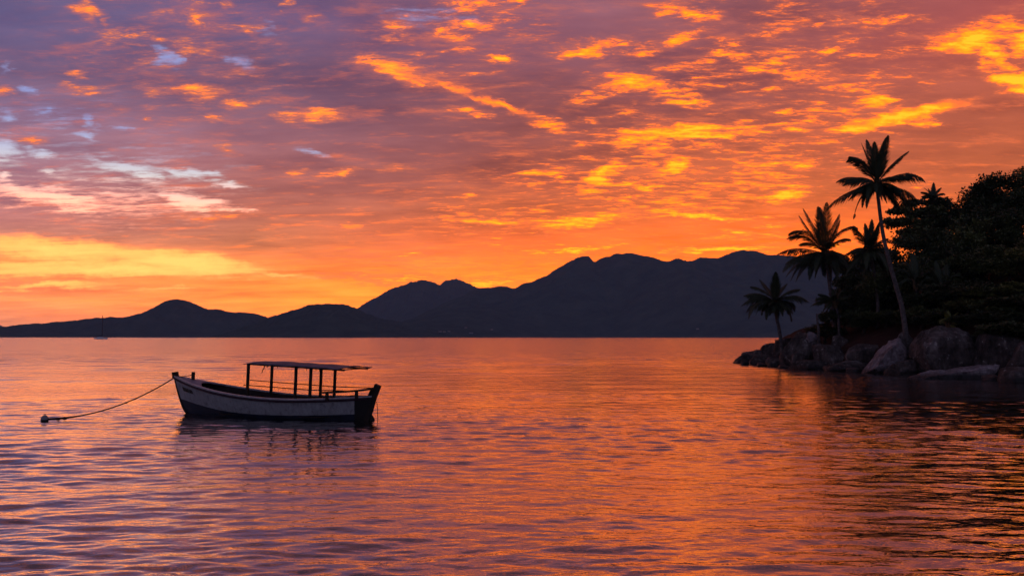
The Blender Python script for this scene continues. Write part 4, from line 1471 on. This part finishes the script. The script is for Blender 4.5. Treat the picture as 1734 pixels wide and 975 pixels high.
def tree_proto(seed, H, rx, rz, kind='round', per=150, size=0.30):
    rng = np.random.default_rng(seed)
    clumps = []
    limbs = []
    cz = H - rz
    fork = Vector((rng.normal(0, 0.15), rng.normal(0, 0.15), max(0.8, cz - rz * 0.75)))
    k = Kit()
    k.tube([(0, 0, -1.0), (0.05, 0.02, 0.5), fork * 0.6 + Vector((0.08, 0, 0)), fork], [0.24, 0.2, 0.16, 0.13], 9)
    nb = 9 if kind == 'round' else 11
    for i in range(nb):
        a = i * 2.4 + rng.uniform(-0.4, 0.4)
        if kind == 'tier':
            lvl = (i % 4) / 3.0
            zc = cz - rz * 0.8 + lvl * rz * 1.7
            rr = rx * (1.0 - 0.55 * lvl) * rng.uniform(0.6, 1.0)
            e = Vector((math.cos(a) * rr, math.sin(a) * rr, zc))
        else:
            u = rng.uniform(-0.55, 1.0)
            q = math.sqrt(max(0, 1 - u * u))
            rr = rng.uniform(0.62, 0.92)
            e = Vector((math.cos(a) * q * rx * rr, math.sin(a) * q * rx * rr, cz + u * rz * rr))
        mid = fork.lerp(e, 0.5) + Vector((0, 0, 0.25 * rz * (0.4 if kind == 'tier' else 1.0)))
        k.tube([fork, mid, e], [0.10, 0.06, 0.025], 6)
        nc = 7
        for j in range(nc):
            w = rng.normal(0, 1, 3)
            w /= np.linalg.norm(w)
            cr = rx * (0.30 if kind == 'round' else 0.36)
            cc = np.array(e) + w * cr * rng.uniform(0.2, 1.0) * np.array([1, 1, 0.8 if kind == 'round' else 0.22])
            clumps.append((cc, rx * rng.uniform(0.14, 0.27), 0.8 if kind == 'round' else 0.3))
            if j < 3:
                k.tube([e, Vector(cc)], [0.03, 0.012], 4)
    for j in range(10 if kind == 'round' else 3):
        w = rng.normal(0, 1, 3)
        w /= np.linalg.norm(w)
        clumps.append((np.array([0, 0, cz]) + w * np.array([rx, rx, rz]) * rng.uniform(0.2, 0.6), rx * 0.3, 0.9))
    me_c = leaf_mesh('crown', clumps, rng, size, per)
    me_t = bpy.data.meshes.new('trunk')
    me_t.from_pydata([tuple(p) for p in k.v], [], k.f)
    me_t.update()
    me_t.materials.append(M_BARK)
    return (H, me_t, me_c)


PROTOS = {
    'a': tree_proto(101, 9.0, 3.9, 3.7), 'b': tree_proto(102, 8.0, 3.6, 3.3), 'c': tree_proto(103, 10.0, 4.2, 4.1),
    't': tree_proto(104, 9.0, 3.6, 2.2, 'tier', 170, 0.27), 's': tree_proto(105, 4.2, 2.0, 1.7, per=100, size=0.22), 'u': tree_proto(106, 4.0, 2.3, 1.5, per=100, size=0.30),
}
CROWN2 = {}
_rt = random.Random(77)


def tree(px, pyt, Y, kind, label, light=False, sx=1.0, name='broadleaf_tree', group='trees on the headland', wide=None):
    H, mt, mc = PROTOS[kind]
    top = at(px, pyt, Y)
    gz = float(land_z(top.x, Y))
    s = max(0.35, (top.z - gz) / H)
    w = wide if wide else min(1.35, max(0.85, s * 1.1)) * sx
    root = empty(name, (top.x, Y, gz), label, 'tree' if name != 'shrub' else 'shrub', group, rz=_rt.uniform(0, 6.28))
    root.scale = (w, w, s)
    link('trunk', mt, None, root)
    key = (kind, light)
    if key not in CROWN2:
        me = mc if not light else mc.copy()
        me.materials.clear()
        me.materials.append(M_LEAF2 if light else M_LEAF)
        CROWN2[key] = me
    link('crown', CROWN2[key], None, root)
    return root


tree(1548, 352, 84, 't', 'tree with flat layered branches at the left edge of the wood', sx=1.0)
tree(1570, 340, 88, 't', 'layered tree behind the flat branched one, below the palm crown', sx=1.0)
tree(1612, 318, 90, 'a', 'round crowned tree on the skyline right of the dark palm crown')
tree(1648, 302, 90, 'c', 'tall tree on the skyline, second hump from the left')
tree(1690, 294, 88, 'a', 'broad tree on the skyline near the right edge')
tree(1730, 286, 86, 'c', 'highest tree, on the skyline at the right edge of the picture')
tree(1775, 280, 84, 'c', 'tree just outside the right edge of the picture, highest on the slope')
tree(1640, 350, 80, 'b', 'lighter green tree in the middle of the wood', True)
tree(1592, 372, 80, 'b', 'dark tree under the layered tree, above the arching palm')
tree(1690, 345, 79, 'a', 'dense tree right of the lighter green one')
tree(1735, 352, 77, 'a', 'dense leafy tree half cut off by the right edge', True)
tree(1560, 420, 77, 'b', 'dark tree behind the tallest trunk')
tree(1612, 430, 74, 'a', 'shaded tree in the middle of the slope, left of the leafy ones')
tree(1660, 410, 74, 'b', 'shaded tree below the lighter green crown')
tree(1703, 405, 71, 'a', 'leafy tree with sunless green foliage above the right boulders', True)
tree(1748, 430, 69, 'a', 'leafy tree lower down at the right edge', True)
tree(1462, 420, 85, 'a', 'dark tree standing farthest back between the bushy palm and the half hidden palm', wide=0.8)
tree(1497, 412, 84, 'a', 'dark tree farthest back between the half hidden palm and the tallest trunk', wide=0.8)
tree(1444, 470, 83, 's', 'slim dark tree just right of the trunk of the bushy palm', wide=1.1)
tree(1476, 448, 82, 's', 'dark tree behind the trunk of the half hidden palm', wide=1.25)
tree(1512, 440, 81, 'b', 'dark tree filling the gap left of the tallest trunk', wide=0.75)
tree(1530, 428, 76, 'b', 'dark tree left of the tallest trunk')
tree(1505, 482, 78, 's', 'small dark tree behind the half hidden palm', wide=1.2)
tree(1452, 488, 81, 'b', 'low dark tree behind the young drooping palm', wide=0.9)
tree(1575, 486, 71, 's', 'small tree under the arching palm', wide=1.2)
tree(1640, 480, 69, 'b', 'small shaded tree above the largest boulder')
tree(1690, 478, 67, 's', 'bushy tree above the dark rugged boulder', True, wide=1.3)
tree(1735, 505, 64, 's', 'bushy tree at the right edge above the boulders', wide=1.4)
SG = 'shrubs along the bank'
for px, pyt, Y, kind, light, lab in (
        (1432, 522, 79, 'u', False, 'dark shrub at the left end of the bank, behind the stump'),
        (1462, 528, 76, 's', False, 'dark shrub below the half hidden palm'),
        (1500, 528, 74, 'u', False, 'dark shrub left of the foot of the tallest palm'),
        (1560, 520, 69, 'u', False, 'dark shrub right of the foot of the tallest palm'),
        (1585, 538, 66.5, 's', False, 'low shrub at the top edge of the largest boulder'),
        (1638, 528, 67.5, 'u', True, 'yellowish shrub between the two small palms'),
        (1676, 538, 64.5, 's', True, 'yellowish shrub above the dark rugged boulder'),
        (1712, 545, 62, 'u', False, 'dark shrub hanging over the right boulders'),
        (1748, 560, 59, 'u', False, 'dark shrub at the right edge low above the water'),
        (1700, 556, 60.5, 's', False, 'dark drooping shrub between the right boulders and the trees'),
        (1655, 548, 63.5, 's', False, 'dark shrub crowding the back of the largest boulder'),
        (1530, 545, 71, 's', False, 'small shrub just behind the foot of the tallest palm'),
        (1396, 545, 80, 's', False, 'small shrub beside the bare stump')):
    tree(px, pyt, Y, kind, lab, light, 1.0, 'shrub', SG, wide=0.85)
def build_haze():
    bm = bmesh.new()
    bmesh.ops.create_cube(bm, size=1.0)
    me = bpy.data.meshes.new('haze')
    bm.to_mesh(me)
    bm.free()
    m = bpy.data.materials.new('sea_haze')
    m.use_nodes = True
    g = G(m.node_tree)
    v = g.new('ShaderNodeVolumePrincipled')
    v.inputs['Color'].default_value = (0.42, 0.63, 1.0, 1)
    v.inputs['Density'].default_value = HAZE
    v.inputs['Anisotropy'].default_value = 0.0
    o = g.new('ShaderNodeOutputMaterial')
    m.node_tree.links.new(v.outputs[0], o.inputs['Volume'])
    h = link('haze', me, m)
    h.scale = (21000, 21000, 520)
    h.location = (0, 0, 255)
    return tag(h, 'thin evening haze over the whole bay', 'haze', kind='stuff')


build_haze()
